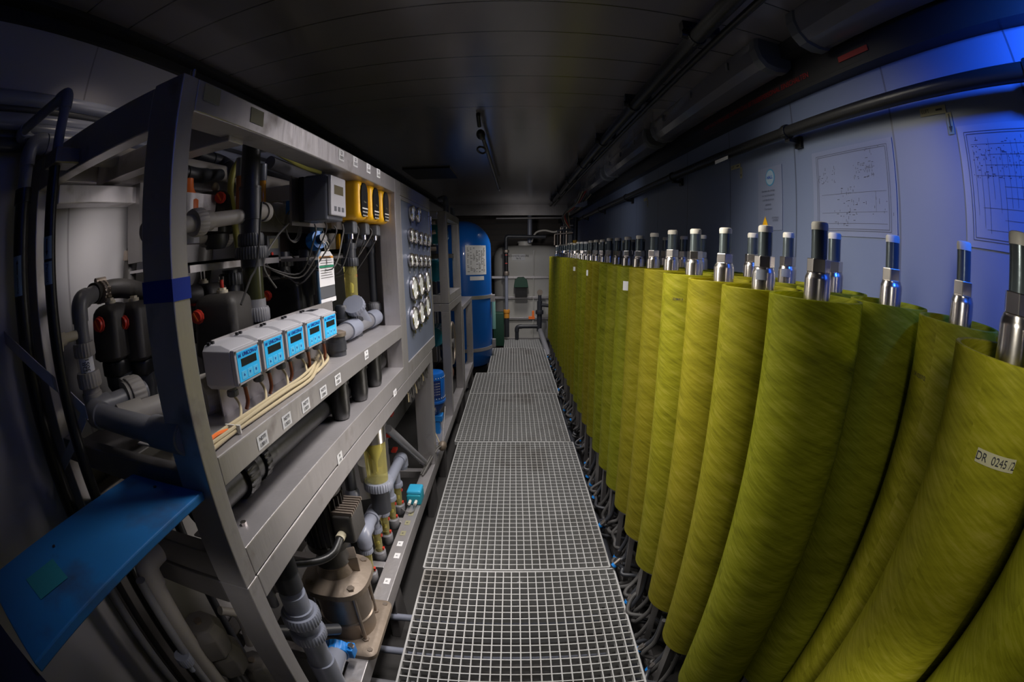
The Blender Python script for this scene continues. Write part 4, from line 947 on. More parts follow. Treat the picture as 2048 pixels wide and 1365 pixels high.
# pipes along the left wall
def run(px, py, X, r, lab, mt='pvc_light', y0=-.9, y1=2.6, grp='pipes along the left wall'):
    z = AX(px, py, X).z
    return tag(MB().cyl((X, y0, z), (X, y1, z), r, n=20).build('wall_pipe', M[mt]), lab, 'pipe', grp)
run(88, 205, -1.195, .024, 'topmost grey pipe along the left wall')
run(60, 222, -1.20, .016, 'thin pipe just under the topmost one along the left wall', 'pvc_dark')
run(48, 244, -1.195, .023, 'third grey pipe down along the left wall, behind the bent pipe')
run(155, 272, -1.175, .020, 'grey pipe along the left wall that the slanting bent pipe joins', y0=.50)
run(20, 290, -1.19, .020, 'lowest grey pipe along the left wall, at the left edge', 'pvc_dark', y1=.9)
z = AX(290, 322, -1.05).z
tag(MB().cyl((-1.05, .62, z), (-1.05, 1.9, z), .030, n=24).build('crossing_pipe', M['pvc_dusty']), 'pale dusty pipe running lengthwise above the rear shelf', 'pipe')
o = tag(MB().pvc([AX(300, 330, -1.02), AX(395, 352, -1.0), AX(440, 350, -1.02)], .022).build('dark_bent_pipe', M['pvc_dark']), 'dark pipe with an elbow under the pale dusty one, right of the near post', 'pipe')
o = tag(MB().pvc([AX(395, 310, -1.12), AX(445, 325, -1.1), AX(470, 345, -1.0)], .024).build('dark_bent_pipe', M['pvc_dark']), 'dark elbow pipe behind the first cross rail', 'pipe')
o = tag(MB().cyl(AX(540, 325, -1.05), AX(630, 362, -1.0), .03, n=20).build('slanting_pipe', M['pvc']), 'grey pipe seen under the top rail between the riser and the grey controller', 'pipe')
# near upright pipes in front of the rack end
t = thing('near_upright_pipe', 'black upright pipe with two blue arrow labels, left of the near post', 'pipe', (-.925, .5, -1.3))
X1, Y1 = -.925, .50
part('pipe', MB().cyl((X1, Y1, -1.35), (X1, Y1, .26), .0165, n=24), M['black'], t, 0)
part('top_bend', MB().pvc([(X1, Y1, .25), (X1, Y1, .425), (-1.165, .46, .40), (-1.175, .52, .405)], .0155, 20, 1.25, 1.6), M['pvc_light'], t, 0)
part('clamp', MB().box((X1 - .03, Y1 - .02, .255), (X1 + .035, .56, .29)), M['steel_dark'], t)
def wraplabel(c, R, ang, z, w_, h_, mt, parent, txt=None):
    m = MB(); n = 8; vs = []
    for i in range(n + 1):
        a = ang + (i / n - .5) * w_ / R
        for s_ in (-1, 1): vs.append(Vector((c[0] + math.cos(a) * (R + .0007), c[1] + math.sin(a) * (R + .0007), z + s_ * h_ / 2)))
    m.add(vs, [(2 * i, 2 * i + 2, 2 * i + 3, 2 * i + 1) for i in range(n)])
    return m.build('label', mt, parent)
M['bluelabel'] = mat('grey_blue_label', (.2, .3, .42), .5, var=.1)
for X2, Y2, R2, pys, par in ((X1, Y1, .0165, ((497, 'down'), (548, 'txt')), t),):
    for (py, kind) in pys:
        z = AX(92, py, X2).z; l = wraplabel((X2, Y2), R2, math.radians(-62), z, .03, .046, M['bluelabel'], par)
        a = math.radians(-55); n_ = Vector((math.cos(a), math.sin(a), 0)); rt = Vector((-math.sin(a), math.cos(a), 0)); c_ = Vector((X2, Y2, z)) + n_ * (R2 + .0016)
        if kind == 'down':
            MB().add([c_ + rt * u + Vector((0, 0, v)) for u, v in ((0, -.017), (.004, -.006), (.0015, -.006), (.0015, .018), (-.0015, .018), (-.0015, -.006), (-.004, -.006))], [(0, 1, 2, 3, 4, 5, 6)], False).build('arrow', M['ink'], l)
        else: text('Permeat', .011, c_, (0, 0, -1), rt, M['ink'], l)
t = thing('near_upright_pipe', 'thicker black upright pipe at the left edge with grey elbow on top', 'pipe', (-1.15, .5, -1.3))
X2, Y2 = -1.135, .50
part('pipe', MB().cyl((X2, Y2, -1.3), (X2, Y2, .24), .025, n=24).cyl((X2, Y2, .22), (X2, Y2, .255), .03, n=24), M['black'], t, 0)
part('top_bend', MB().pvc([(X2, Y2, .25), (X2, Y2, .37), (-1.13, .62, .372), (-1.13, .9, .372)], .024, 20, 1.16, 1.5), M['pvc_light'], t, 0)
for py, kind in ((535, 0), (572, 1)):
    z = AX(35, py, X2).z; l = wraplabel((X2, Y2), .025, math.radians(-58), z, .035, .05, M['bluelabel'], t)
    a = math.radians(-50); n_ = Vector((math.cos(a), math.sin(a), 0)); rt = Vector((-math.sin(a), math.cos(a), 0)); c_ = Vector((X2, Y2, z)) + n_ * .0266
    if not kind: MB().add([c_ + rt * u + Vector((0, 0, v)) for u, v in ((0, .017), (-.004, .006), (-.0015, .006), (-.0015, -.018), (.0015, -.018), (.0015, .006), (.004, .006))], [(0, 1, 2, 3, 4, 5, 6)], False).build('arrow', M['ink'], l)
    else: text('Permeat', .011, c_, (0, 0, 1), -rt, M['ink'], l)
# pale strap tied round the near uprights
def strap(pts, w_, lab):
    m = MB(); n = len(pts); vs = []
    for p_ in pts: p_ = Vector(p_); vs += [p_ + Vector((0, 0, w_ / 2)), p_ - Vector((0, 0, w_ / 2)), p_ + Vector((0, .0025, -w_ / 2)), p_ + Vector((0, .0025, w_ / 2))]
    fs = []
    for i in range(n - 1):
        for a, b in ((0, 1), (1, 2), (2, 3), (3, 0)): fs.append((4 * i + a, 4 * i + b, 4 * i + 4 + b, 4 * i + 4 + a))
    m.add(vs, fs, False); return tag(m.build('webbing_strap', mat('pale_strap', (.42, .42, .5), .6) if 'pale_strap' not in bpy.data.materials else bpy.data.materials['pale_strap']), lab, 'strap')
strap([AY(-60, 600, .46), AY(50, 715, .46), AY(105, 765, .475), AY(130, 785, .53), AY(172, 826, .53)], .032, 'pale grey strap slanting across the near upright pipes at the left edge')
strap([AY(168, 832, .53), AY(150, 880, .53), AY(122, 940, .53), AY(100, 1010, .53), AY(88, 1060, .53)], .03, 'pale strap hanging down to the blue board beside the uprights')
# blue board
bz = -.40
def bd(px, py): return AZ(px, py, bz)
t = thing('blue_board', 'scuffed blue-painted board sticking out from the near rack, with a green note on it', 'board', (-.68, .3, bz - .03))
m = MB(); top = [Vector((-.567, .5585, bz)), Vector((-.79, .5585, bz)), Vector((-.84, .06, bz)), Vector((-.575, .02, bz))]; th = Vector((0, 0, -.018))
m.add(top + [v + th for v in top], [(0, 1, 2, 3), (7, 6, 5, 4), (0, 4, 5, 1), (1, 5, 6, 2), (2, 6, 7, 3), (3, 7, 4, 0)], False); m.build('plank', M['board'], t, bevel=.003)
a, b, c_, d_ = [AZ(*q, bz + .0012) for q in ((52, 1160), (105, 1118), (136, 1156), (82, 1200))]
MB().add([a, b, c_, d_], [(3, 2, 1, 0)], False).build('green_note', mat('green_note', (.015, .17, .22), .6), t)
for q in ((310, 975), (108, 1094)): p_ = AZ(*q, bz); MB().cyl(p_, p_ + Vector((0, 0, .002)), .004, n=12).build('screw', M['ink'], t)
tag(MB().box((-.86, -.9, bz - .25), (-.50, .015, bz - .02)).build('near_cabinet', mat('dark_blue_cabinet', (.01, .014, .04), .5)), 'dark cabinet in the lower left corner that the blue board rests against', 'cabinet')

# ------------------------------------------------------------------ upper shelf: valves and flow meter at the far end of the near rack
t = thing('blue_hand_valve', 'bright blue ribbed valve handle on a dark upright pipe, carrying a hanging tag', 'valve', (-.76, 1.55, -.35))
c = AX(632, 482, -.735)
part('upright', MB().cyl((c.x - .05, c.y, -.35), (c.x - .05, c.y, c.z - .03), .022, n=20).ring((c.x - .05, c.y, -.01 - .02), (0, 0, 1), .033, .035).cyl((c.x - .05, c.y, -.03 - .12), (c.x - .05, c.y, -.05), .03, n=20), M['pvc_dark'], t, 0)
d = Vector((.75, -.35, .15)).normalized()
part('blue_handle', MB().ring(c, d, .036, .04, 10, .86), M['blueclip'], t, 0)
part('lever', MB().cyl(c + d * .02, c + d * .045, .018, n=16).bar(c + d * .04, c + d * .045 + Vector((.0, .05, -.01)), .012, .01).cyl(c + d * .03 + Vector((0, .02, 0)), c + d * .03 + Vector((0, .02, .03)), .004), M['black'], t, 0)
part('link', MB().path(smooth([c + d * .045, c + d * .05 + Vector((0, .03, -.02)), c + d * .04 + Vector((0, .05, -.04)), c + d * .04 + Vector((0, .03, -.045))], 5), .0025, 8), M['cap'], t, 0)
tx = c.x + d.x * .055; ty0, ty1 = AX(638, 540, tx).y, AX(668, 540, tx).y; tz1 = AX(652, 503, tx).z; tz0 = AX(655, 572, tx).z; tm = (ty0 + ty1) / 2; hw = (ty1 - ty0) / 2
tg = thing('warning_tag', 'white hanging card tag with orange and green bands on the blue valve', 'tag', (tx, tm, tz0))
def flat(name, y0, y1, z0, z1, mt, par, x=tx, dx=0):
    return MB().box((x + dx - .0004, y0, z0), (x + dx, y1, z1)).build(name, mt, par)
m = MB(); pr = [(ty0, tz0), (ty1, tz0), (ty1, tz1 - .02), (tm + hw * .55, tz1), (tm - hw * .55, tz1), (ty0, tz1 - .02)]
m.add([(tx, a, b) for a, b in pr] + [(tx - .001, a, b) for a, b in pr], [tuple(range(6)), tuple(reversed(range(6, 12)))] + [(i, 6 + i, 6 + (i + 1) % 6, (i + 1) % 6) for i in range(6)], False); m.build('card', M['paper'], tg)
H = tz1 - tz0
flat('orange_band', ty0 + .004, ty1 - .004, tz1 - .2 * H, tz1 - .14 * H, M['tagorange'], tg, dx=.0012)
flat('green_band', ty0 + .004, ty1 - .004, tz1 - .47 * H, tz1 - .40 * H, M['taggreen'], tg, dx=.0012)
text('WARNING', .014, (tx + .002, tm, tz1 - .17 * H), (0, 1, 0), (0, 0, 1), M['ink'], tg, bold=.02)
text('i', .03, (tx + .0012, tm, tz1 - .3 * H), (0, 1, 0), (0, 0, 1), M['ink'], tg, bold=.03)
for k in range(9): flat('text_line', ty0 + .012, ty1 - .012 - .006 * (k % 3), tz0 + .03 + .009 * k, tz0 + .032 + .009 * k, M['gcable'], tg, dx=.0014)
z2 = AX(655, 606, tx).z
flat('second_card', ty0 + .006, ty1 + .004, z2 + .018, tz0, M['greydk'], tg, dx=-.002); flat('second_card_edge', ty0 + .004, ty1 + .006, z2, z2 + .016, M['paper'], tg, dx=-.001)
MB().path(smooth([(tx, tm, tz1 - .008), (tx, tm - .012, tz1 + .02), (tx - .01, tm, tz1 + .035), (tx, tm + .012, tz1 + .02), (tx, tm, tz1 - .008)], 5), .0018, 6).build('tie', M['cap'], tg)
# flow meter with red marks, upper
q = AX(703, 580, -.68); fx, fy_ = -.68, q.y
Z = lambda py, px=703: AX(px, py, fx).z
t = thing('flow_meter', 'upright yellow glass flow meter on the shelf, right of the hanging tag', 'flow meter', (fx, fy_, -.35))
part('glass', MB().lathe([(.024, Z(630)), (.028, Z(532))], (fx, fy_, 0), n=24), M['glassy'], t, 0)
part('float', MB().lathe([(.0, Z(588)), (.009, Z(585)), (.009, Z(570)), (.004, Z(566)), (0, Z(565))], (fx, fy_, 0), n=14), M['yhose'], t, 0)
part('union_nut', MB().ring((fx, fy_, Z(524)), (0, 0, 1), .036, .035), M['pvc_dark'], t, 0)
part('union_nut', MB().ring((fx, fy_, Z(642)), (0, 0, 1), .041, .04, 26), M['pvc_dark'], t, 0)
part('upper_pipe', MB().cyl((fx, fy_, Z(515)), (fx, fy_, Z(488)), .027, n=24).cyl((fx, fy_, Z(498)), (fx, fy_, Z(487)), .031, n=24).cyl((fx, fy_, Z(487)), (fx, fy_, Z(462)), .016, n=20), M['pvc_dark'], t, 0)
part('lower_pipe', MB().cyl((fx, fy_, Z(655)), (fx, fy_, -.35), .034, n=24), M['pvc_dark'], t, 0)
for py in (552, 629): part('red_mark', MB().ring((fx + .012, fy_ + .024, Z(py)), (0, 0, 1), .008, .012), M['red'], t, 0)
a = AX(743, 487, -.68)
t = thing('return_bend_pipe', 'dark pipe arching from the upper flow meter down to a grey union', 'pipe', (-.68, a.y, -.3))
part('pipe', MB().pvc([(fx, fy_ + .03, a.z), (-.68, a.y - .01, a.z), (-.68, a.y - .01, -.27)], .019, 20, 1.14, 1.6), M['pvc_dark'], t, 0)
part('union_nut', MB().ring((-.68, a.y - .01, AX(745, 615, -.68).z), (0, 0, 1), .034, .035).cyl((-.68, a.y - .01, AX(745, 605, -.68).z), (-.68, a.y - .01, AX(745, 640, -.68).z), .026, n=20), M['pvc'], t, 0)
zs = -.305
t = thing('shelf_pipe', 'thick grey pipe with elbow and tees lying along the shelf beyond the displays', 'pipe', (-.665, 1.8, -.35))
part('run', MB().pvc([(-.665, 1.42, -.34), (-.665, 1.42, zs), (-.665, 1.975, zs)], .032, 24, 1.18, 1.3), M['pvc'], t, 0)
part('socket', MB().cyl((-.665, 1.60, zs), (-.665, 1.70, zs), .038, n=24).cyl((-.665, 1.86, zs), (-.665, 1.965, zs), .038, n=24), M['pvc_light'], t, 0)
part('strainer', MB().cyl((-.665, 1.82, zs), (-.66, 1.70, zs + .085), .032, n=24).ring((-.66, 1.695, zs + .09), (.02, -.8, .58), .046, .03), M['pvc_light'], t, 0)
t = thing('shelf_stub_pipe', 'short dark upright pipe passing through a hole at the shelf edge', 'pipe', (-.62, 1.43, -.36))
q = AX(675, 700, -.615)
part('stub', MB().cyl((-.615, q.y, -.42), (-.615, q.y, q.z + .055), .030, n=24).cyl((-.615, q.y, q.z - .0), (-.615, q.y, q.z + .03), .033, n=24), M['pvc_dark'], t, 0)
part('cap', MB().lathe([(.034, 0), (.034, .012), (.02, .018), (0, .018)], (-.615, q.y, q.z + .05)), M['bronze'], t, 0)
q = AX(682, 600, -.71)
tag(MB().lathe([(.03, 0), (.03, .05), (.034, .052), (.034, .062), (.03, .064), (.028, .11), (.022, .12), (0, .12)], (-.71, q.y, -.35 + .02), n=24).cyl((-.71, q.y, -.35), (-.71, q.y, -.3), .028).build('dark_cap_fitting', M['pvc_dark']), 'dark ribbed capped fitting standing left of the yellow flow meter', 'fitting')
# background rack interior: dark panel with clear junction box
t = thing('relay_box', 'clear-lidded relay box high up beside the gauge cabinet', 'box', (-.86, 2.02, .02))
q = AX(775, 470, -.80)
part('box', MB().box((-.86, 1.76, -.0), (-.82, 1.97, .11)), M['greydk'], t)
part('lid', MB().box((-.82, 1.76, -.0), (-.77, 1.97, .11)), M['clear'], t)
part('relay', MB().box((-.82, 1.79, .02), (-.79, 1.83, .09)), M['white'], t)
part('relay', MB().box((-.82, 1.87, .02), (-.79, 1.89, .09)), M['yellow'], t)
tag(MB().box((-.87, 1.5, -.02), (-.76, 1.98, -.008)).build('small_shelf', M['steel']), 'narrow steel shelf strip carrying the clear relay box', 'shelf')
for k, (px, py, lab) in enumerate(((668, 465, 'small labelled relay box left of the flow meter pipe'), (716, 465, 'small labelled relay box behind the flow meter pipe'), (548, 497, 'small pale relay box with a red button right of the thick riser'))):
    q = AX(px, py, -.86); o = tag(MB().box((-.90, q.y - .045, q.z - .04), (-.86, q.y + .045, q.z + .045)).build('relay_box', M['greydk']), lab, 'box')
    MB().box((-.861, q.y - .03, q.z + .0), (-.8585, q.y + .03, q.z + .035)).build('label', M['dull_label'], o)
    MB().cyl((-.861, q.y - .02, q.z - .02), (-.855, q.y - .02, q.z - .02), .007, n=10).build('button', M['red'], o)
tag(MB().box((-.93, 1.0, -.015), (-.90, 1.98, -.0)).build('rear_bar', M['steel']), 'thin steel bar crossing behind the relay boxes', 'bar')
# filter canisters behind: black uprights
for px, lab, r in ((566, 'dark ribbed upright pipe behind the coiled cable', .035), (600, 'dark upright pipe behind the coiled cable, next to the blue valve', .028), (462, 'dark capped fitting just left of the thick riser', .03)):
    q = AX(px, 560, -.95); m = MB().cyl((-.95, q.y, -.36), (-.95, q.y, .02 if px != 462 else -.03), r, n=20)
    if px != 600: m.ring((-.95, q.y, -.02 if px != 462 else -.06), (0, 0, 1), r * 1.45, .04)
    tag(m.build('dark_upright_pipe', M['pvc_dark']), lab, 'pipe')
# cables
cc = AX(584, 452, -.80)
m = MB()
for k in range(3): m.path([cc + Vector((.004 * k, (.052 + .004 * k) * math.cos(a), (.055 + .003 * k) * math.sin(a))) for a in [2 * pi * i / 36 for i in range(36)]], .0025, 6, True)
m.path(smooth([cc + Vector((0, -.052, .0)), cc + Vector((0, -.09, .01)), cc + Vector((0, -.13, .05))], 6), .0025, 6)
tag(m.build('coiled_cable', M['gcable']), 'round coil of thin dark cable hanging between the riser and the blue valve', 'cable')
random.seed(8)
for k in range(9):
    a = Vector((-.64, 1.33 + .08 * k, .06 + .01 * (k % 2))); b = Vector((-.8, 1.25 + .09 * k, -.02 - .03 * (k % 3)))
    mid = (a + b) / 2 + Vector((random.uniform(-.02, .06), random.uniform(-.08, .08), -.08))
    tag(MB().path(smooth([a + Vector((0, 0, .04)), a, mid, b, b + Vector((-.05, .02, .03))], 6), .0027, 7).build('controller_cable', M['gcable'] if k % 2 else M['rubber']), 'thin %s cable looping down beneath the controllers, %s from the near end' % ('grey' if k % 2 else 'black', ['first', 'second', 'third', 'fourth', 'fifth', 'sixth', 'seventh', 'eighth', 'ninth'][k]), 'cable', 'cables under the controllers')
tag(MB().path(smooth([(-.72, 1.33, .12), (-.74, 1.25, .06), (-.76, 1.2, -.02), (-.78, 1.3, -.1)], 6), .0035, 8).build('grey_loop_cable', M['gcable']), 'pale grey cable looping down from the grey controller', 'cable')
tag(MB().path(smooth([AX(523, 405, -.7), AX(515, 520, -.69), AX(500, 560, -.69), AX(482, 610, -.69)], 6), .003, 6).build('thin_black_cable', M['black']), 'thin black cable hanging in front of the thick riser', 'cable')
q = AX(633, 462, -.80)
tag(MB().lathe([(.026, 0), (.028, .02), (.024, .04), (0, .045)], q - Vector((0, 0, .01)), n=20).cyl(q - Vector((0, 0, .3)), q, .012).build('pale_blue_cap', mat('pale_blue_cap', (.12, .22, .36), .4)), 'pale blue rounded cap just above the blue valve handle', 'cap')
q = AX(577, 395, -.9)
tag(MB().bar(q + Vector((0, 0, .03)), q + Vector((0, -.01, -.07)), .012, .01).build('blue_lever', M['blueclip']), 'small blue lever below the rear rail above the coiled cable', 'lever')
q = AX(460, 590, -.93)
tag(MB().box((-.99, 1.0, .17), (-.93, 1.98, .215)).box((-.94, 1.0, .10), (-.93, 1.98, .17)).build('name_rail', M['steel']), 'steel rail with a small name plate behind the grey controller', 'rail')
label_x(588, 364, .08, .03, ['T 1301'], None, X=-.93, mt=M['dull_label'], name='name_plate')['label'] = 'small embossed plate on the rail behind the riser'
bpy.data.objects['name_plate.002' if 'name_plate.002' in bpy.data.objects else 'name_plate']['category'] = 'label'

# ------------------------------------------------------------------ below the shelf and in the base frame
tag(MB().cyl((-.665, .62, -.50), (-.665, 1.95, -.52), .045, n=28).ring((-.665, .80, -.503), (0, 1, 0), .058, .05).ring((-.665, .88, -.503), (0, 1, 0), .054, .03).build('black_header_pipe', M['black']), 'thick black header pipe just under the display shelf', 'pipe')
for py, k in ((1.33, 0), (1.52, 1), (1.70, 2)):
    tag(MB().lathe([(.0, -.14), (.015, -.138), (.03, -.12), (.034, -.09), (.034, 0), (.038, .0), (.038, .02), (.03, .03), (.03, .05)], (-.60, py, -.435), n=24).build('filter_bowl', M['black']), ['nearest glossy black filter bowl hanging under the shelf edge', 'middle glossy black filter bowl hanging under the shelf edge', 'farthest glossy black filter bowl hanging under the shelf edge'][k], 'filter bowl')
# vertical multistage pump
px0, py0 = -.652, 1.165
t = thing('vertical_pump', 'dusty upright multistage pump with black motor standing on the base rail', 'pump', (px0, py0, -1.44))
def rrect(z, hx, hy, q, n=6):
    o = []
    for k, (mx, my) in enumerate(((1, 1), (-1, 1), (-1, -1), (1, -1))):
        for j in range(n):
            a = pi / 2 * k + pi / 2 * j / (n - 1); o.append(Vector((px0 + .012 + mx * (hx - q) + q * math.cos(a), py0 + my * (hy - q) + q * math.sin(a), z)))
    return o
part('base_plate', MB().loft([rrect(-1.44, .125, .165, .035), rrect(-1.418, .125, .165, .035), rrect(-1.41, .115, .155, .03), rrect(-1.405, .10, .14, .03)]), M['sand'], t, 0)
part('pump_body', MB().lathe([(.103, -1.41), (.105, -1.33), (.108, -1.325), (.108, -1.315), (.103, -1.31), (.103, -1.14), (.088, -1.13)], (px0, py0, 0), n=36), M['bronze'], t, 0)
part('head_flange', MB().lathe([(.085, -1.16), (.135, -1.15), (.135, -1.125), (.115, -1.115), (.07, -1.10), (.06, -1.06), (.066, -1.05)], (px0, py0, 0), n=36, rf=lambda i, j: 1 + (.05 * math.cos(4 * 2 * pi * i / 36 + pi) if 0 < j < 4 else 0)), M['sand'], t, 0)
for a in range(4):
    q = math.radians(45 + 90 * a); x, y = px0 + .118 * math.cos(q), py0 + .118 * math.sin(q)
    part('tie_bolt', MB().cyl((x, y, -1.41), (x, y, -1.15), .007, n=12).hexn((x, y, -1.12), (0, 0, 1), .014, .012).hexn((x, y, -1.41), (0, 0, 1), .014, .012), M['bronze'], t, 0)
for a, b in ((.11, .14), (.11, -.14), (-.085, .14), (-.085, -.14)): part('base_bolt', MB().hexn((px0 + .012 + a * .9, py0 + b * .95, -1.418), (0, 0, 1), .011, .014), M['bronze'], t, 0)
part('motor_stool', MB().lathe([(.066, -1.05), (.055, -1.02), (.055, -.99), (.075, -.97)], (px0, py0, 0), n=28), M['dusty_black'], t, 0)
part('coupling_guard', MB().cbox((px0 + .055, py0 + .03, -1.085), (.05, .07, .09), Matrix.Rotation(.5, 3, 'Z')), M['bronze'], t)
m = MB().lathe([(.078, -.975), (.078, -.95), (.07, -.945), (.07, -.76), (.08, -.755), (.08, -.73), (.06, -.71), (0, -.71)], (px0, py0, 0), n=32)
for k in range(26):
    a = 2 * pi * k / 26; d = Vector((math.cos(a), math.sin(a), 0)); m.bar(Vector((px0, py0, -.85)) + d * .068, Vector((px0, py0, -.85)) + d * .084, .003, .18)
part('motor', m, M['dusty_black'], t, 0)
bx = MB().rbox((px0 + .095, py0 + .0, -.865), (.075, .12, .11), .012, 4); bx = part('terminal_box', bx, M['dusty_black'], t, 0)
m = MB()
for k in range(8): m.box((px0 + .065 + .0, py0 - .055 + .014 * k, -.812), (px0 + .135, py0 - .048 + .014 * k, -.80))
m.build('cooling_fin', M['bronze'], bx)
MB().ring((px0 + .09, py0 - .07, -.885), (0, 1, 0), .016, .03).build('gland', M['beige'], bx)
part('motor_cable', MB().path(smooth([(px0 + .09, py0 - .085, -.885), (px0 + .085, py0 - .14, -.90), (px0 + .05, py0 - .19, -.90), (px0 - .02, py0 - .26, -.87)], 6), .013, 14), M['black'], t, 0)
label_x(655, 970, .05, .04, ['FU'], t, X=px0 + .083, mt=M['paper'])
# blue pipe clamp coupling and the tee in front of it
q = AX(672, 1282, -.63)
t = thing('pipe_coupling', 'bright blue cast pipe coupling with a bolt, at the foot of the pump', 'coupling', (-.64, .98, -1.44))
c = Vector((-.64, .955, -1.345)); dd = Vector((.25, -1, -.1)).normalized()
m = MB().ring(c, dd, .052, .045, 14, .93); u = dd.cross(Vector((0, 0, 1))).normalized(); v = u.cross(dd)
m.cbox(c - u * .055, (.03, .045, .05)).cbox(c + u * .055, (.03, .045, .05)); part('clamp_ring', m, M['blueclip'], t)
part('bolt', MB().cyl(c - u * .062 + v * .03, c - u * .062 - v * .035, .007, n=10).hexn(c - u * .062 + v * .026, v, .012, .012).cyl(c + u * .062 + v * .03, c + u * .062 - v * .035, .007, n=10).hexn(c + u * .062 + v * .026, v, .012, .012), M['chrome'], t, 0)
t = thing('grey_tee_pipe', 'upright blue-grey pipe with two ribbed unions and a tee, beside the near lower post', 'pipe', (-.60, .8, -1.4))
X_, Y_ = -.612, .80
zz = lambda px, py: AY(px, py, Y_).z
part('upper_pipe', MB().cyl((X_, Y_, -.72), (X_, Y_, zz(582, 1175)), .040, n=28).cyl((X_, Y_, -.80), (X_, Y_, -.72), .04, n=28), M['pvc_dark'], t, 0)
part('middle_pipe', MB().cyl((X_, Y_, -.88), (X_, Y_, -1.22), .040, n=28).cyl((X_, Y_, -.94), (X_, Y_, -.955), .047, n=28), M['pvc_light'], t, 0)
part('union_nut', MB().ring((X_, Y_, -.975), (0, 0, 1), .061, .04, 34), M['pvc_light'], t, 0)
part('union_nut', MB().ring((X_, Y_, -1.055), (0, 0, 1), .059, .036, 34), M['pvc_light'], t, 0)
part('tee', MB().cyl((X_, Y_, -1.20), (X_, Y_, -1.42), .047, n=28).cyl((X_, Y_, -1.30), (-.635, .93, -1.34), .042, n=28), M['pvc_light'], t, 0)
tag(MB().cyl((-.75, .80, -1.10), (-.62, .99, -1.25), .022, n=18).build('slanting_pipe', M['pvc_dark']), 'dark slanting pipe behind the ribbed unions at the pump foot', 'pipe')
# cone-bottomed dark pipes behind the pump
for (px, pys, lab) in ((697, (940, 1003), 'dark upright pipe with a blue-grey end cap, right of the pump motor'), (700, (1035, 1150), 'upright pipe with a wide ribbed grey union, behind the pump')):
    a = AX(px, pys[0], -.74); b = AX(px + 6, pys[1], -.74)
    if pys[0] == 940:
        o = tag(MB().cyl((-.74, a.y, -.72), (-.74, a.y, b.z + .05), .026, n=24).build('drop_pipe', M['pvc_dark']), lab, 'pipe'); MB().lathe([(.026, 0), (.034, .0), (.034, .04), (.026, .055)][::1], (-.74, a.y, b.z), n=24).build('end_cap', M['pvc_light'], o)
    else:
        o = tag(MB().cyl((-.74, 1.46, -1.08), (-.74, 1.46, -1.44), .026, n=24).lathe([(.03, -1.10), (.048, -1.06)], (-.74, 1.46, 0)).build('drop_pipe', M['pvc_dark']), lab, 'pipe'); MB().ring((-.74, 1.46, -1.10), (0, 0, 1), .056, .04, 28).build('union_nut', M['pvc_light'], o)
q = AX(696, 1020, -.74); tag(MB().ring(q, (0, 0, 1), .01, .018).build('red_mark_ring', M['red']), 'tiny red indicator behind the pump terminal box', 'indicator')
# tall sight glass
sx, sy = -.62, AX(757, 967, -.62).y
t = thing('sight_glass', 'wide upright yellow sight glass with a clear cone, above the row of flow meters', 'sight glass', (sx, sy, -1.05))
zb = AX(757, 960, sx).z
part('glass', MB().lathe([(.047, zb), (.053, zb + .32)], (sx, sy, 0), n=32), M['glassy'], t, 0)
part('inner_cone', MB().lathe([(.004, zb + .05), (.006, zb + .10), (.03, zb + .16), (.034, zb + .20)], (sx, sy, 0), n=20), M['yhose'], t, 0)
part('sleeve', MB().hollow((sx, sy, zb + .20), (sx, sy, zb + .34), .056, .053), M['chrome'], t, 0)
part('union_nut', MB().ring((sx, sy, zb - .015), (0, 0, 1), .068, .04, 34), M['pvc_light'], t, 0)
part('lower_pipe', MB().cyl((sx, sy, zb - .03), (sx, sy, zb - .16), .045, n=28), M['pvc_dark'], t, 0)
q = AX(735, 925, -.80)
tag(MB().lathe([(.05, 0), (.055, .1), (.055, .11), (0, .11)], (q.x, q.y, q.z - .11), n=28).build('white_canister', M['tankwhite']), 'white round canister lid behind the wide yellow sight glass', 'canister')
# header over the flow meters
X_ = -.66; ym = [1.50, 1.66, 1.80, 1.94, 2.08]
t = thing('meter_header_pipe', 'blue-grey header pipe bending down into the row of small yellow flow meters', 'pipe', (X_, 1.8, -1.2))
part('header', MB().pvc([(X_, 1.50, -1.26), (X_, 1.50, -1.19), (X_, 2.22, -1.17), (X_, 2.22, -1.25)], .029, 24, 1.2, 1.5), M['pvc_light'], t, 0)
part('branch', MB().cyl((X_, 1.62, -1.19), (X_, 1.70, -1.19), .037, n=24), M['pvc_light'], t, 0)
for y in ym[1:]: part('branch', MB().cyl((X_, y, -1.19), (X_, y, -1.265), .022, n=20), M['pvc_light'], t, 0)
for k, y in enumerate(ym):
    t = thing('flow_meter', ['nearest small yellow flow meter, below the header elbow', 'second small yellow flow meter below the header', 'third small yellow flow meter below the header', 'fourth small yellow flow meter below the header', 'farthest small yellow flow meter, next to the teal junction box'][k], 'flow meter', (X_, y, -1.44), 'small flow meters in the base frame')
    part('union_nut', MB().ring((X_, y, -1.275), (0, 0, 1), .032, .025, 24), M['pvc_light'], t, 0)
    part('glass', MB().lathe([(.018, -1.405), (.022, -1.288)], (X_, y, 0), n=20), M['glassy'], t, 0)
    part('float', MB().lathe([(.0, -1.37), (.007, -1.365), (.007, -1.35), (0, -1.345)], (X_, y, 0), n=12), M['yhose'], t, 0)
    part('lower_nut', MB().lathe([(.026, -1.47), (.031, -1.46), (.031, -1.41), (.026, -1.405)], (X_, y, 0), n=24), M['pvc'], t, 0)
    for z in (-1.315 if k else -1.39, -1.395): part('red_mark', MB().cbox((X_ + .02, y + .004, z), (.01, .014, .012)), M['red'], t, 0)
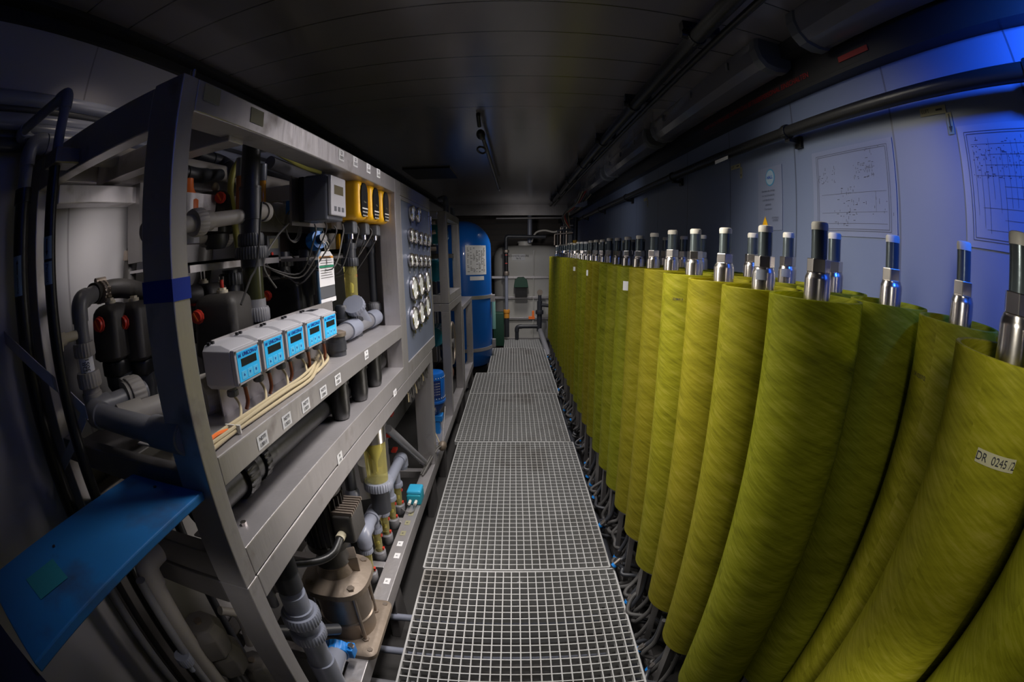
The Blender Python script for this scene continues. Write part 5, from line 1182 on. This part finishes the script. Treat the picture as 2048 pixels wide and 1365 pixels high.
# teal junction box on the rail
t = thing('junction_box', 'small teal junction box with a bright blue lid on the base rail', 'box', (-.585, 2.17, -1.44))
part('body', MB().rbox((-.585, 2.17, -1.405), (.085, .10, .065), .008), M['teal'], t, 0)
part('lid', MB().rbox((-.585, 2.175, -1.362), (.085, .09, .022), .008), mat('blue_lid', (.03, .33, .55), .4), t, 0)
for a in (-.02, .015): part('gland', MB().cyl((-.585 + a, 2.12, -1.41), (-.585 + a, 2.085, -1.41), .009, n=12), M['white'], t, 0)
tag(MB().path(smooth([(-.57, 2.09, -1.41), (-.57, 2.05, -1.43), (-.60, 2.03, -1.43), (-.65, 2.06, -1.42)], 6), .003, 6).build('box_cable', M['gcable']), 'thin cable curling from the teal junction box', 'cable')
q = [(-.60, 2.45, -1.43), (-.58, 2.5, -1.40), (-.56, 2.62, -1.38), (-.53, 2.72, -1.36), (-.52, 2.8, -1.40)]
for k in range(2): tag(MB().path(smooth([Vector(p) + Vector((-.012 * k, .01 * k, .004 * k)) for p in q], 6), .006, 8).build('rail_cable', M['gcable']), ['outer', 'inner'][k] + ' dark cable bending over the far end of the near base rail', 'cable', 'cables over the base rail end')
tag(MB().sphere((-.52, 2.78, -1.38), .04, (.8, 1, .9), 14, 9).build('bagged_plug', M['sand']), 'beige wrapped plug at the foot of the gauge cabinet beside the walkway', 'plug')
# grey tank and slanting pipe in the far half of the base frame
tag(MB().cyl((-.98, 2.36, -1.46), (-.98, 2.36, -.80), .19, n=48).build('grey_drum', M['greypl']), 'pale grey upright drum inside the base frame below the gauge cabinet', 'drum')
tag(MB().cyl(AX(776, 858, -.66), AX(848, 925, -.60), .022, n=20).build('slanting_pipe', M['pvc']), 'grey pipe slanting down to the far base post, in front of the grey drum', 'pipe')
for k, (px, py) in enumerate(((775, 832), (772, 873), (783, 903))):
    q = AX(px, py, -.78); o = tag(MB().cyl(q - Vector((.08, 0, 0)), q, .02, n=16).ring(q - Vector((.03, 0, 0)), (1, 0, 0), .028, .03).build('ball_valve', M['pvc_dark']), ['topmost small valve with a red handle behind the sight glass', 'middle small valve with a red handle behind the sight glass', 'lowest small valve with a red handle behind the sight glass'][k], 'valve')
    MB().cbox(q + Vector((.02, .0, .01)), (.03, .05, .016)).build('red_handle', M['red'], o)
# comb of cable ends under the gauge cabinet
t = thing('cable_comb', 'row of short dark cable ends sticking out under the gauge cabinet', 'cables', (-.56, 2.45, -.72))
for k in range(16):
    y = 2.10 + .037 * k; MB().path([(-.60, y, -.72), (-.575, y, -.725), (-.565, y + .005, -.745 - .02 * (k % 3)), (-.565, y + .008, -.79 - .015 * (k % 2))], .004, 6).build('cable_end', M['cable'] if k % 5 == 0 else M['gcable'], t)
# items seen through the near end below the board
for k, (px, py, lab) in enumerate(((395, 1252, 'dusty grey dosing pump head, farthest and partly hidden behind the dark pipe'), (432, 1292, 'dusty grey dosing pump head with a pale pink button, middle of three'), (503, 1328, 'dusty grey dosing pump head with two labels, beside the near lower post'))):
    c = AX(px, py, -.83); t = thing('dosing_pump', lab, 'pump', (c.x, c.y, c.z - .1), 'dosing pumps at the rack end')
    c.z -= .045; c.y += .01
    def octo(s_, dz): return [Vector((c.x + s_ * .07 * math.cos(math.radians(22.5 + 45 * i)), c.y + s_ * .07 * math.sin(math.radians(22.5 + 45 * i)), c.z + dz)) for i in range(8)]
    MB().loft([octo(.9, -.06), octo(1.0, -.03), octo(1.0, .02), octo(.72, .05), octo(.6, .052)]).build('housing', mat('dusty_grey_housing%d' % k, (.13, .12, .11), .55, 0, .1, 50, .25, 9), t, bevel=.004)
    MB().cyl((c.x, c.y, c.z + .05), (c.x, c.y, c.z + .058), .013, n=18).build('button', mat('pale_pink', (.42, .33, .35), .4) if k == 1 else M['bronze'], t)
    if k == 2:
        for dx, dy in ((.03, .03), (-.01, -.045)): MB().cbox((c.x + dx, c.y + dy, c.z + .036), (.04, .022, .003), Matrix.Rotation(.6, 3, 'Z') @ Matrix.Rotation(.4 if dy < 0 else -.3, 3, 'X')).build('label', M['paper'], t)
        MB().cyl((c.x + .03, c.y - .055, c.z - .07), (c.x + .035, c.y - .07, c.z - .07), .012, n=12).build('red_cap', M['orange'], t)
    MB().cyl((c.x, c.y, -1.52), (c.x, c.y, c.z - .06), .025, n=16).build('stand', M['pvc_dark'], t)
# uprights below the board
def vp(px, py, X, z0, z1, r, mt, lab):
    q = AX(px, py, X); return tag(MB().cyl((q.x, q.y, z0), (q.x, q.y, z1), r, n=20).build('lower_pipe', M[mt]), lab, 'pipe')
o = vp(345, 1270, -.80, -OZ, -.62, .014, 'pvc', 'grey upright pipe with a pale union foot under the blue board')
q = AX(368, 1318, -.80); MB().ring((q.x, q.y, q.z), (0, 0, 1), .026, .03).cyl((q.x, q.y, q.z - .05), (q.x, q.y, q.z), .01).build('union_nut', M['pvc_light'], o)
vp(250, 1230, -.88, -OZ, -.55, .013, 'pvc', 'thin grey upright pipe furthest left under the blue board')
vp(400, 1150, -.95, -OZ, -.65, .016, 'pvc_dark', 'dark upright pipe behind the dosing pumps')
a = AX(305, 1130, -.82)
tag(MB().pvc([(-.83, .60, -.615), (-.83, .505, -.615), (-.83, .50, -1.75)], .029, 24, 1.2, 1.3).build('elbow_pipe', M['pvc_dusty']), 'wide grey elbow pipe turning down under the rack end, right of the blue board', 'pipe')
tag(MB().path(smooth([AX(440, 1222, -.9), AX(470, 1228, -.88), AX(485, 1245, -.86), AX(500, 1290, -.86)], 5), .016, 14).build('bent_hose', M['pvc_dusty']), 'pale bent hose behind the near lower post', 'hose')
q = AX(530, 1165, -.66); o = tag(MB().cyl(q, q - Vector((0, 0, .09)), .015, n=16).build('red_handled_valve', M['pvc']), 'small valve with orange-red handle just right of the near lower post', 'valve')
MB().cbox(q + Vector((0, -.005, .03)), (.022, .03, .07)).build('handle', M['orange'], o)

# ------------------------------------------------------------------ second rack and beyond
r2 = thing('equipment_rack', 'second stainless rack with teal pumps, between gauge cabinet and blue vessel', 'rack', (-.8, 3.9, -.45))
for (x0, y0) in ((-.62, 3.50), (-.62, 4.27), (-1.2, 3.50), (-1.2, 4.27)): part('post', MB().box((x0, y0, -.43), (x0 + .073 if x0 > -1 else x0 + .078, y0 + .06, .325)), M['steel'], r2)
part('top_rail', MB().box((-.61, 3.56, .265), (XF, 4.27, .325)), M['steel'], r2)
part('top_rail', MB().box((-1.12, 3.50, .265), (-.62, 3.55, .325)), M['steel'], r2)
part('bottom_rail', MB().box((-.66, 3.56, -.43), (XF, 4.27, -.36)), M['steel'], r2)
part('bottom_rail', MB().box((-1.12, 3.50, -.43), (-.62, 3.55, -.36)), M['steel'], r2)
part('middle_rail', MB().box((-1.12, 3.9, -.06), (XF - .01, 3.94, -.02)), M['steel_dark'], r2)
part('end_rail', MB().box((-1.12, 4.29, .265), (-.62, 4.33, .325)), M['steel'], r2)
f2 = thing('rack_base_frame', 'stainless base frame under the second rack, with the red-brown wheel inside', 'frame', (-.8, 3.5, -OZ))
for (x0, y0) in ((-.62, 3.50), (-.62, 4.27), (-1.2, 3.50), (-1.2, 4.27)): part('post', MB().box((x0, y0, -1.44), (x0 + .073 if x0 > -1 else x0 + .078, y0 + .06, -.50)), M['steel'], f2)
part('top_rail', MB().box((-.62, 3.50, -.50), (XF, 4.33, -.435)), M['steel'], f2)
part('top_rail', MB().box((-1.2, 3.50, -.50), (-.62, 3.55, -.435)), M['steel'], f2)
part('bottom_rail', MB().box((-.625, 2.96, -1.53), (XF, 4.33, -1.44)), M['steel'], f2)
for y in (3.1, 4.2): part('foot', MB().box((-.61, y - .04, -OZ), (XF - .01, y + .04, -1.53)), M['steel_dark'], f2)
f3 = thing('low_frame', 'low stainless frame in front of the tall blue vessel', 'frame', (-.7, 4.9, -OZ))
for (x0, y0) in ((-.625, 4.40), (-.625, 5.33), (-1.1, 4.40), (-1.1, 5.33)): part('post', MB().box((x0, y0, -1.44), (x0 + .078, y0 + .06, -.62)), M['steel'], f3)
part('top_plate', MB().box((-1.1, 4.40, -.62), (XF, 5.39, -.57)), M['steel'], f3)
part('bottom_rail', MB().box((-.64, 4.40, -1.53), (XF, 5.39, -1.44)), M['steel'], f3)
for y in (4.5, 5.3): part('foot', MB().box((-.61, y - .04, -OZ), (XF - .01, y + .04, -1.53)), M['steel_dark'], f3)
M['tealm'] = mat('bright_teal_paint', (.005, .22, .32), .3, coat=.3)
def motor(c, r, L, ax, lab, name='pump_motor', mt=None):
    t = thing(name, lab, 'motor', c); c = Vector(c); ax = Vector(ax)
    MB().lathe([(r * .6, 0), (r, .02), (r, L - .02), (r * .85, L)], c, ax, 28).build('body', mt or M['tealm'], t)
    m = MB(); u = Vector((0, 0, 1)) if abs(ax.z) < .5 else Vector((1, 0, 0)); v = ax.cross(u)
    for k in range(20): a = 2 * pi * k / 20; d = u * math.cos(a) + v * math.sin(a); m.bar(c + ax * (L * .2) + d * r * 1.04, c + ax * (L * .8) + d * r * 1.04, .004, .012, d)
    m.build('cooling_fin', mt or M['tealm'], t); return t
motor((-.74, 4.0, .16), .09, .34, (0, 1, 0), 'teal motor in the upper part of the second rack')
motor((-.76, 3.98, -.18), .10, .34, (0, 1, 0), 'dark teal pump in the middle of the second rack')
motor((-.74, 3.75, -.78), .09, .3, (0, 1, 0), 'teal pump seen just behind the foot of the gauge cabinet')
t = thing('drive_wheel', 'round grey belt wheel inside the second base frame', 'wheel', (-.60, 3.95, -1.1))
c = Vector((-.60, 3.93, -.87)); m = MB().path([c + Vector((0, .15 * math.cos(a), .20 * math.sin(a))) for a in [2 * pi * i / 32 for i in range(32)]], .015, 10, True); m.build('rim', M['bronze'], t)
MB().cyl(c - Vector((.02, 0, 0)), c + Vector((.02, 0, 0)), .05, n=20).bar(c - Vector((0, .15, 0)), c + Vector((0, .15, 0)), .02, .03).bar(c - Vector((0, 0, .19)), c + Vector((0, 0, .19)), .02, .03, (1, 0, 0)).build('hub', M['steel_dark'], t)
tag(MB().sphere((-.66, 4.1, -1.22), .06, (.7, 1, 1.3), 16, 10).build('brown_valve', mat('brown_casting', (.14, .06, .04), .5)), 'brown casting behind the rail of the second base frame', 'valve')
# blue motor by the walkway
q = AX(880, 760, -.63); bx_, by_ = -.64, 3.15
t = thing('blue_motor', 'bright blue round motor with dark rating plate standing beside the gauge cabinet foot', 'motor', (bx_, by_, -1.53))
part('motor_can', MB().lathe([(.085, -1.16), (.088, -1.15), (.088, -.95), (.08, -.93), (.06, -.925), (0, -.922)], (bx_, by_, 0), n=36), M['blue'], t, 0)
part('rim', MB().lathe([(.085, -1.175), (.092, -1.172), (.092, -1.155), (.085, -1.152)], (bx_, by_, 0), n=36), M['blue'], t, 0)
part('neck', MB().lathe([(.03, -1.29), (.045, -1.26), (.08, -1.2), (.085, -1.175)], (bx_, by_, 0), n=30), mat('deep_blue_paint', (.004, .04, .2), .35), t, 0)
part('pump_head', MB().cyl((bx_, by_, -1.29), (bx_, by_, -1.52), .035, n=20).cbox((bx_ + .01, by_, -1.31), (.11, .08, .05)).cbox((bx_ + .015, by_, -1.42), (.06, .07, .16)), M['blueclip'], t, .004)
a = math.radians(-62); n_ = Vector((math.cos(a), math.sin(a), 0)); rt = Vector((-math.sin(a), math.cos(a), 0)); pc = Vector((bx_, by_, -1.05)) + n_ * .0885
m = MB(); m.add([pc + rt * u + Vector((0, 0, v)) for u, v in ((-.03, -.07), (.03, -.07), (.03, .07), (-.03, .07))], [(0, 1, 2, 3)], False)
for v in m.v: v += n_ * .002
pm = m.build('rating_plate', mat('navy_plate', (.005, .02, .12), .4), t)
for k in range(5): text('1 2 0 W', .014, pc + n_ * .0025 + Vector((0, 0, .045 - .022 * k)), rt, (0, 0, 1), M['white'], pm)
for k in range(14):
    b = math.radians(-150 + 14 * k); d = Vector((math.cos(b), math.sin(b), 0))
    for z in (-.965, -1.13): MB().sphere(Vector((bx_, by_, z)) + d * .088, .004, n=8, m=5).build('screw', M['white'], t)
text('---', .03, (bx_ - .01, by_, -.9225), (1, .2, 0), (-.2, 1, 0), M['paper'], t)
tag(MB().path(smooth([(-.62, 3.08, -1.2), (-.63, 3.02, -1.28), (-.61, 2.98, -1.36), (-.56, 2.88, -1.40)], 6), .004, 6).build('motor_cable', M['cable']), 'thin beige cable running down from the bright blue motor', 'cable')
tag(MB().cyl((-.545, 2.92, -1.42), (-.545, 3.1, -1.20), .004, n=8).build('stay_rod', M['steel']), 'thin rod slanting beside the bright blue motor', 'rod')
# tall blue vessel
vx, vy, vr = -.73, 6.2, .40
t = thing('blue_vessel', 'tall blue round-topped pressure vessel with a typed sheet on it', 'vessel', (vx, vy, -OZ))
pr = [(vr * .55, -1.74), (vr * .9, -1.66), (vr, -1.55)] + [(vr, z) for z in (-1.3, -.8, -.3, .05)] + [(vr * math.cos(a), .05 + .38 * math.sin(a)) for a in [pi / 2 * i / 10 for i in range(1, 10)]] + [(.0, .43)]
part('shell', MB().lathe(pr, (vx, vy, 0), n=64), M['blue'], t, 0)
for z in (-.66, -1.43): part('steel_band', MB().lathe([(vr + .001, z), (vr + .008, z), (vr + .008, z + .05), (vr + .001, z + .05)], (vx, vy, 0), n=64), M['steel'], t, 0)
part('foot_ring', MB().cyl((vx, vy, -OZ), (vx, vy, -1.70), vr * .8, n=48), M['black'], t, 0)
def vsheet(px0_, px1_, py0_, py1_, name, mt, off=.0015):
    m = MB(); n = 10; vs = []
    def hit(px, py):
        d = ray(px, py); A = d.x ** 2 + d.y ** 2; B = -2 * (d.x * vx + d.y * vy); C = vx ** 2 + vy ** 2 - (vr + off) ** 2
        D = max(B * B - 4 * A * C, 0); s_ = (-B - math.sqrt(D)) / (2 * A); return d * s_
    a = hit(px0_, (py0_ + py1_) / 2); b = hit(px1_, (py0_ + py1_) / 2); z1 = hit((px0_ + px1_) / 2, py0_).z; z0 = hit((px0_ + px1_) / 2, py1_).z
    A0 = math.atan2(a.y - vy, a.x - vx); A1 = math.atan2(b.y - vy, b.x - vx)
    for i in range(n + 1):
        q = A0 + (A1 - A0) * i / n
        for z in (z0, z1): vs.append(Vector((vx + (vr + off) * math.cos(q), vy + (vr + off) * math.sin(q), z)))
    m.add(vs, [(2 * i, 2 * i + 2, 2 * i + 3, 2 * i + 1) for i in range(n)]); return m.build(name, mt, t), A0, A1, z0, z1
sh_, A0, A1, z0, z1 = vsheet(931, 972, 491, 550, 'typed_sheet', M['paper'])
m = MB(); random.seed(4)
for k in range(17):
    z = z1 - .04 - (z1 - z0 - .06) * k / 17
    for j in range(7):
        if random.random() < .75:
            qa = A0 + (A1 - A0) * (.07 + .127 * j); qb = qa + (A1 - A0) * random.uniform(.04, .10)
            m.add([Vector((vx + (vr + .003) * math.cos(q), vy + (vr + .003) * math.sin(q), zz_)) for q, zz_ in ((qa, z), (qb, z), (qb, z + .008), (qa, z + .008))], [(0, 1, 2, 3)], False)
m.build('typed_lines', M['gcable'], sh_)
sh2, B0, B1, w0, w1 = vsheet(940, 968, 553, 561, 'name_strip', M['paper'])
# lit switch bracket beside the vessel
t2 = tag(MB().box((-.33, 6.12, -1.42), (-.28, 6.2, -1.3)).box((-.345, 6.10, -.72), (-.28, 6.2, -.62)).build('vessel_bracket', M['steel']), 'steel bracket with fittings at the right side of the tall blue vessel', 'bracket')
tag(MB().rbox((-.31, 6.35, -.95), (.05, .05, .45), .01).build('green_cylinder', mat('pale_green_bottle', (.25, .5, .42), .4)), 'pale green narrow bottle standing between blue vessel and green box', 'bottle')
# pipes on rack 2
tag(MB().pvc([(-.66, 4.25, .30), (-.66, 4.25, .52), (-.74, 4.35, .52)], .026, 18).build('vent_pipe', M['pvc_light']), 'grey vent pipe with a bend standing above the second rack', 'pipe')
tag(MB().cyl((-.59, 4.20, .325), (-.59, 4.20, .42), .024, n=16).build('vent_stub', M['pvc_light']), 'short grey pipe stub on top of the second rack', 'pipe')
for k, (z, s_) in enumerate(((.22, .0), (.02, .0), (.12, .1))):
    tag(MB().cyl((-1.235, 3.2, z - s_), (-.60, 3.3, z + s_ * .3), .016, n=14).build('cross_tube', M['bronze']), ['upper thin tube crossing in the gap before the second rack', 'lower thin tube crossing in the gap before the second rack', 'slanting thin tube crossing in the gap before the second rack'][k], 'tube')
# ------------------------------------------------------------------ far end
t = thing('white_tank', 'large white plastic tank with horizontal steel bands at the far end', 'tank', (.3, 8.2, -OZ))
def tr(z, s_, q=.3, cx=.30, y0=7.7, w_=.675, L=1.0):
    o = []; hx, hy = w_ * s_, L / 2 * s_
    q = min(q, hx * .9, hy * .9)
    for k, (mx, my) in enumerate(((1, 1), (-1, 1), (-1, -1), (1, -1))):
        for j in range(7): a = pi / 2 * k + pi / 2 * j / 6; o.append(Vector((cx + mx * (hx - q) + q * math.cos(a), y0 + L / 2 + my * (hy - q) + q * math.sin(a), z)))
    return o
part('body', MB().loft([tr(-1.66, 1), tr(-.2, 1), tr(-.08, .985), tr(.0, .94), tr(.06, .86), tr(.095, .70), tr(.105, .6)]), M['tankwhite'], t, 0)
part('neck', MB().lathe([(.13, .09), (.13, .15), (.145, .152), (.145, .185), (0, .19)], (.22, 8.05, 0), n=28), M['white'], t, 0)
for z in (-.46, -.83, -1.22, -1.62): part('steel_band', MB().box((-.40, 7.655, z - .022), (1.0, 7.69, z + .022)), M['steel'], t)
part('steel_upright', MB().box((.36, 7.665, -1.66), (.38, 7.70, .02)), M['tankwhite'], t)
part('skid', MB().box((-.38, 7.7, -OZ), (.98, 8.7, -1.66)), M['steel_dark'], t)
c = AY(1037, 515, 7.68)
l_ = MB().box((c.x - .12, 7.692, c.z - .055), (c.x + .12, 7.697, c.z + .055)).build('label', M['paper'], t)
text('SCHWEFELSAEURE\n96 %', .045, (c.x, 7.6905, c.z), (1, 0, 0), (0, 0, 1), M['ink'], l_)
# manifold pipe in front
t = thing('manifold_pipe', 'dark upright pipe with a red-marked sight tube in front of the white tank', 'pipe', (-.125, 7.3, -1.5))
part('upper', MB().pvc([(.55, 7.3, .24), (-.125, 7.3, .25), (-.125, 7.3, .02)], .028, 18), M['pvc_dark'], t, 0)
part('sight_tube', MB().cyl((-.125, 7.3, .0), (-.125, 7.3, -.36), .035, n=20), M['black'], t, 0)
part('nut', MB().ring((-.125, 7.3, .0), (0, 0, 1), .05, .05).ring((-.125, 7.3, -.37), (0, 0, 1), .05, .07), M['bronze'], t, 0)
for z in (-.06, -.2): part('red_mark', MB().box((-.14, 7.255, z - .008), (-.105, 7.27, z + .008)), M['red'], t, 0)
part('lower', MB().cyl((-.125, 7.3, -.40), (-.125, 7.3, -1.5), .030, n=20), M['pvc_light'], t, 0)
part('orange_fitting', MB().ring((-.125, 7.3, -1.03), (0, 0, 1), .058, .06).cyl((-.125, 7.3, -1.06), (-.125, 7.3, -1.15), .05, n=18), M['tagorange'], t, 0)
part('coupling', MB().cyl((-.125, 7.3, -1.15), (-.125, 7.3, -1.5), .045, n=18), M['pvc_dark'], t, 0)
t = thing('drain_pipework', 'dark drain pipes with an orange-red handle in front of the white tank', 'pipe', (.46, 7.3, -1.6))
part('upright', MB().cyl((.465, 7.3, -.85), (.465, 7.3, -1.40), .045, n=20).ring((.465, 7.3, -1.05), (0, 0, 1), .07, .07).cyl((.465, 7.3, -.72), (.465, 7.3, -.85), .03), M['pvc_dark'], t, 0)
part('gauge', MB().cyl((.465, 7.27, -.70), (.465, 7.30, -.70), .05, n=20), M['bronze'], t, 0)
part('handle', MB().box((.27, 7.25, -1.17), (.38, 7.28, -1.12)).box((.33, 7.25, -1.12), (.37, 7.28, -1.02)), M['orange'], t)
part('branch', MB().pvc([(.46, 7.3, -1.31), (.06, 7.3, -1.31), (.06, 7.3, -1.62)], .035, 18).cyl((.465, 7.3, -.92), (.75, 7.3, -.95), .03), M['pvc_dark'], t, 0)
part('slope', MB().cyl((.48, 7.28, -1.38), (.56, 6.3, -1.62), .045, n=20), M['pvc'], t, 0)
tag(MB().rbox((-.27, 7.25, -1.34), (.19, .2, .60), .01).build('green_bin', M['green']), 'narrow dark green box between the blue vessel and the manifold pipe', 'box')
t = thing('green_hood', 'dark green hood with a black opening hung on the white tank', 'hood', (.135, 7.6, -.75))
part('hood', MB().loft([[Vector((.135 + a, y, b)) for a, b in ((-.13, -.62), (-.11, -.50), (-.05, -.45), (.05, -.45), (.11, -.50), (.13, -.62))] for y in (7.4, 7.65)]), M['green'], t)
part('opening', MB().box((.03, 7.45, -.80), (.24, 7.66, -.60)), M['black'], t)
tag(MB().cyl((.295, 7.75, .15), (.295, 7.75, .62), .04, n=18).build('vent_pipe', M['pvc_light']), 'pale grey upright pipe from the white tank to the ceiling beam', 'pipe')
tag(MB().path(smooth([(.33, 7.7, .17), (.40, 7.65, .32), (.55, 7.6, .36), (.72, 7.55, .33), (.85, 7.5, .38), (.95, 7.3, .52)], 8), .016, 12).build('white_hose', M['cap']), 'pale hose arching from the white tank up to the far right corner', 'hose')
tag(MB().cyl((-.3, 7.5, .56), (.9, 7.5, .57), .02, n=12).build('cross_pipe', M['steel_dark']), 'thin dark pipe under the far ceiling beam', 'pipe')
t = thing('corner_fittings', 'dark filter with a yellow collar in the far right corner above the modules', 'filter', (.95, 6.5, .0))
part('body', MB().cyl((.94, 6.5, .16), (.94, 6.5, .50), .035, n=18).cyl((.94, 6.5, -.05), (.94, 6.5, .06), .03, n=18), M['pvc_dark'], t, 0)
part('collar', MB().cyl((.94, 6.5, .06), (.94, 6.5, .17), .034, n=18), M['yellow'], t, 0)
tag(MB().box((.86, 7.3, .02), (1.0, 7.4, .55)).build('fittings_board', M['greydk']), 'dark board of fittings in the far right corner', 'panel')
for k in range(5): tag(MB().pvc([(.70 + .05 * k, 7.25, .10), (.70 + .05 * k, 7.25, .28 + .06 * k), (1.0, 7.1, .3 + .06 * k)], .012, 10).build('corner_tube', M['pvc_dark'] if k % 2 else M['bronze']), 'thin pipe bending into the far right corner, %s from the left' % ['first', 'second', 'third', 'fourth', 'fifth'][k], 'pipe', 'thin pipes in the far right corner')

tag(MB().box((-1.0, 1.50, -.40), (-.985, 1.98, .18)).build('darkening_board', mat('shade_brown', (.03, .02, .016), .6)), 'added dark brown board darkening the near rack behind the flow meter and relay boxes', 'board')  # added board: its dark colour stands in for the shaded rack interior
tag(MB().box((-1.1, 1.02, -.62), (-1.08, 1.98, -.43)).build('darkening_sheet', M['black']), 'added black sheet darkening the space behind the header pipe under the display shelf', 'board')  # added sheet: its black stands in for shade under the shelf
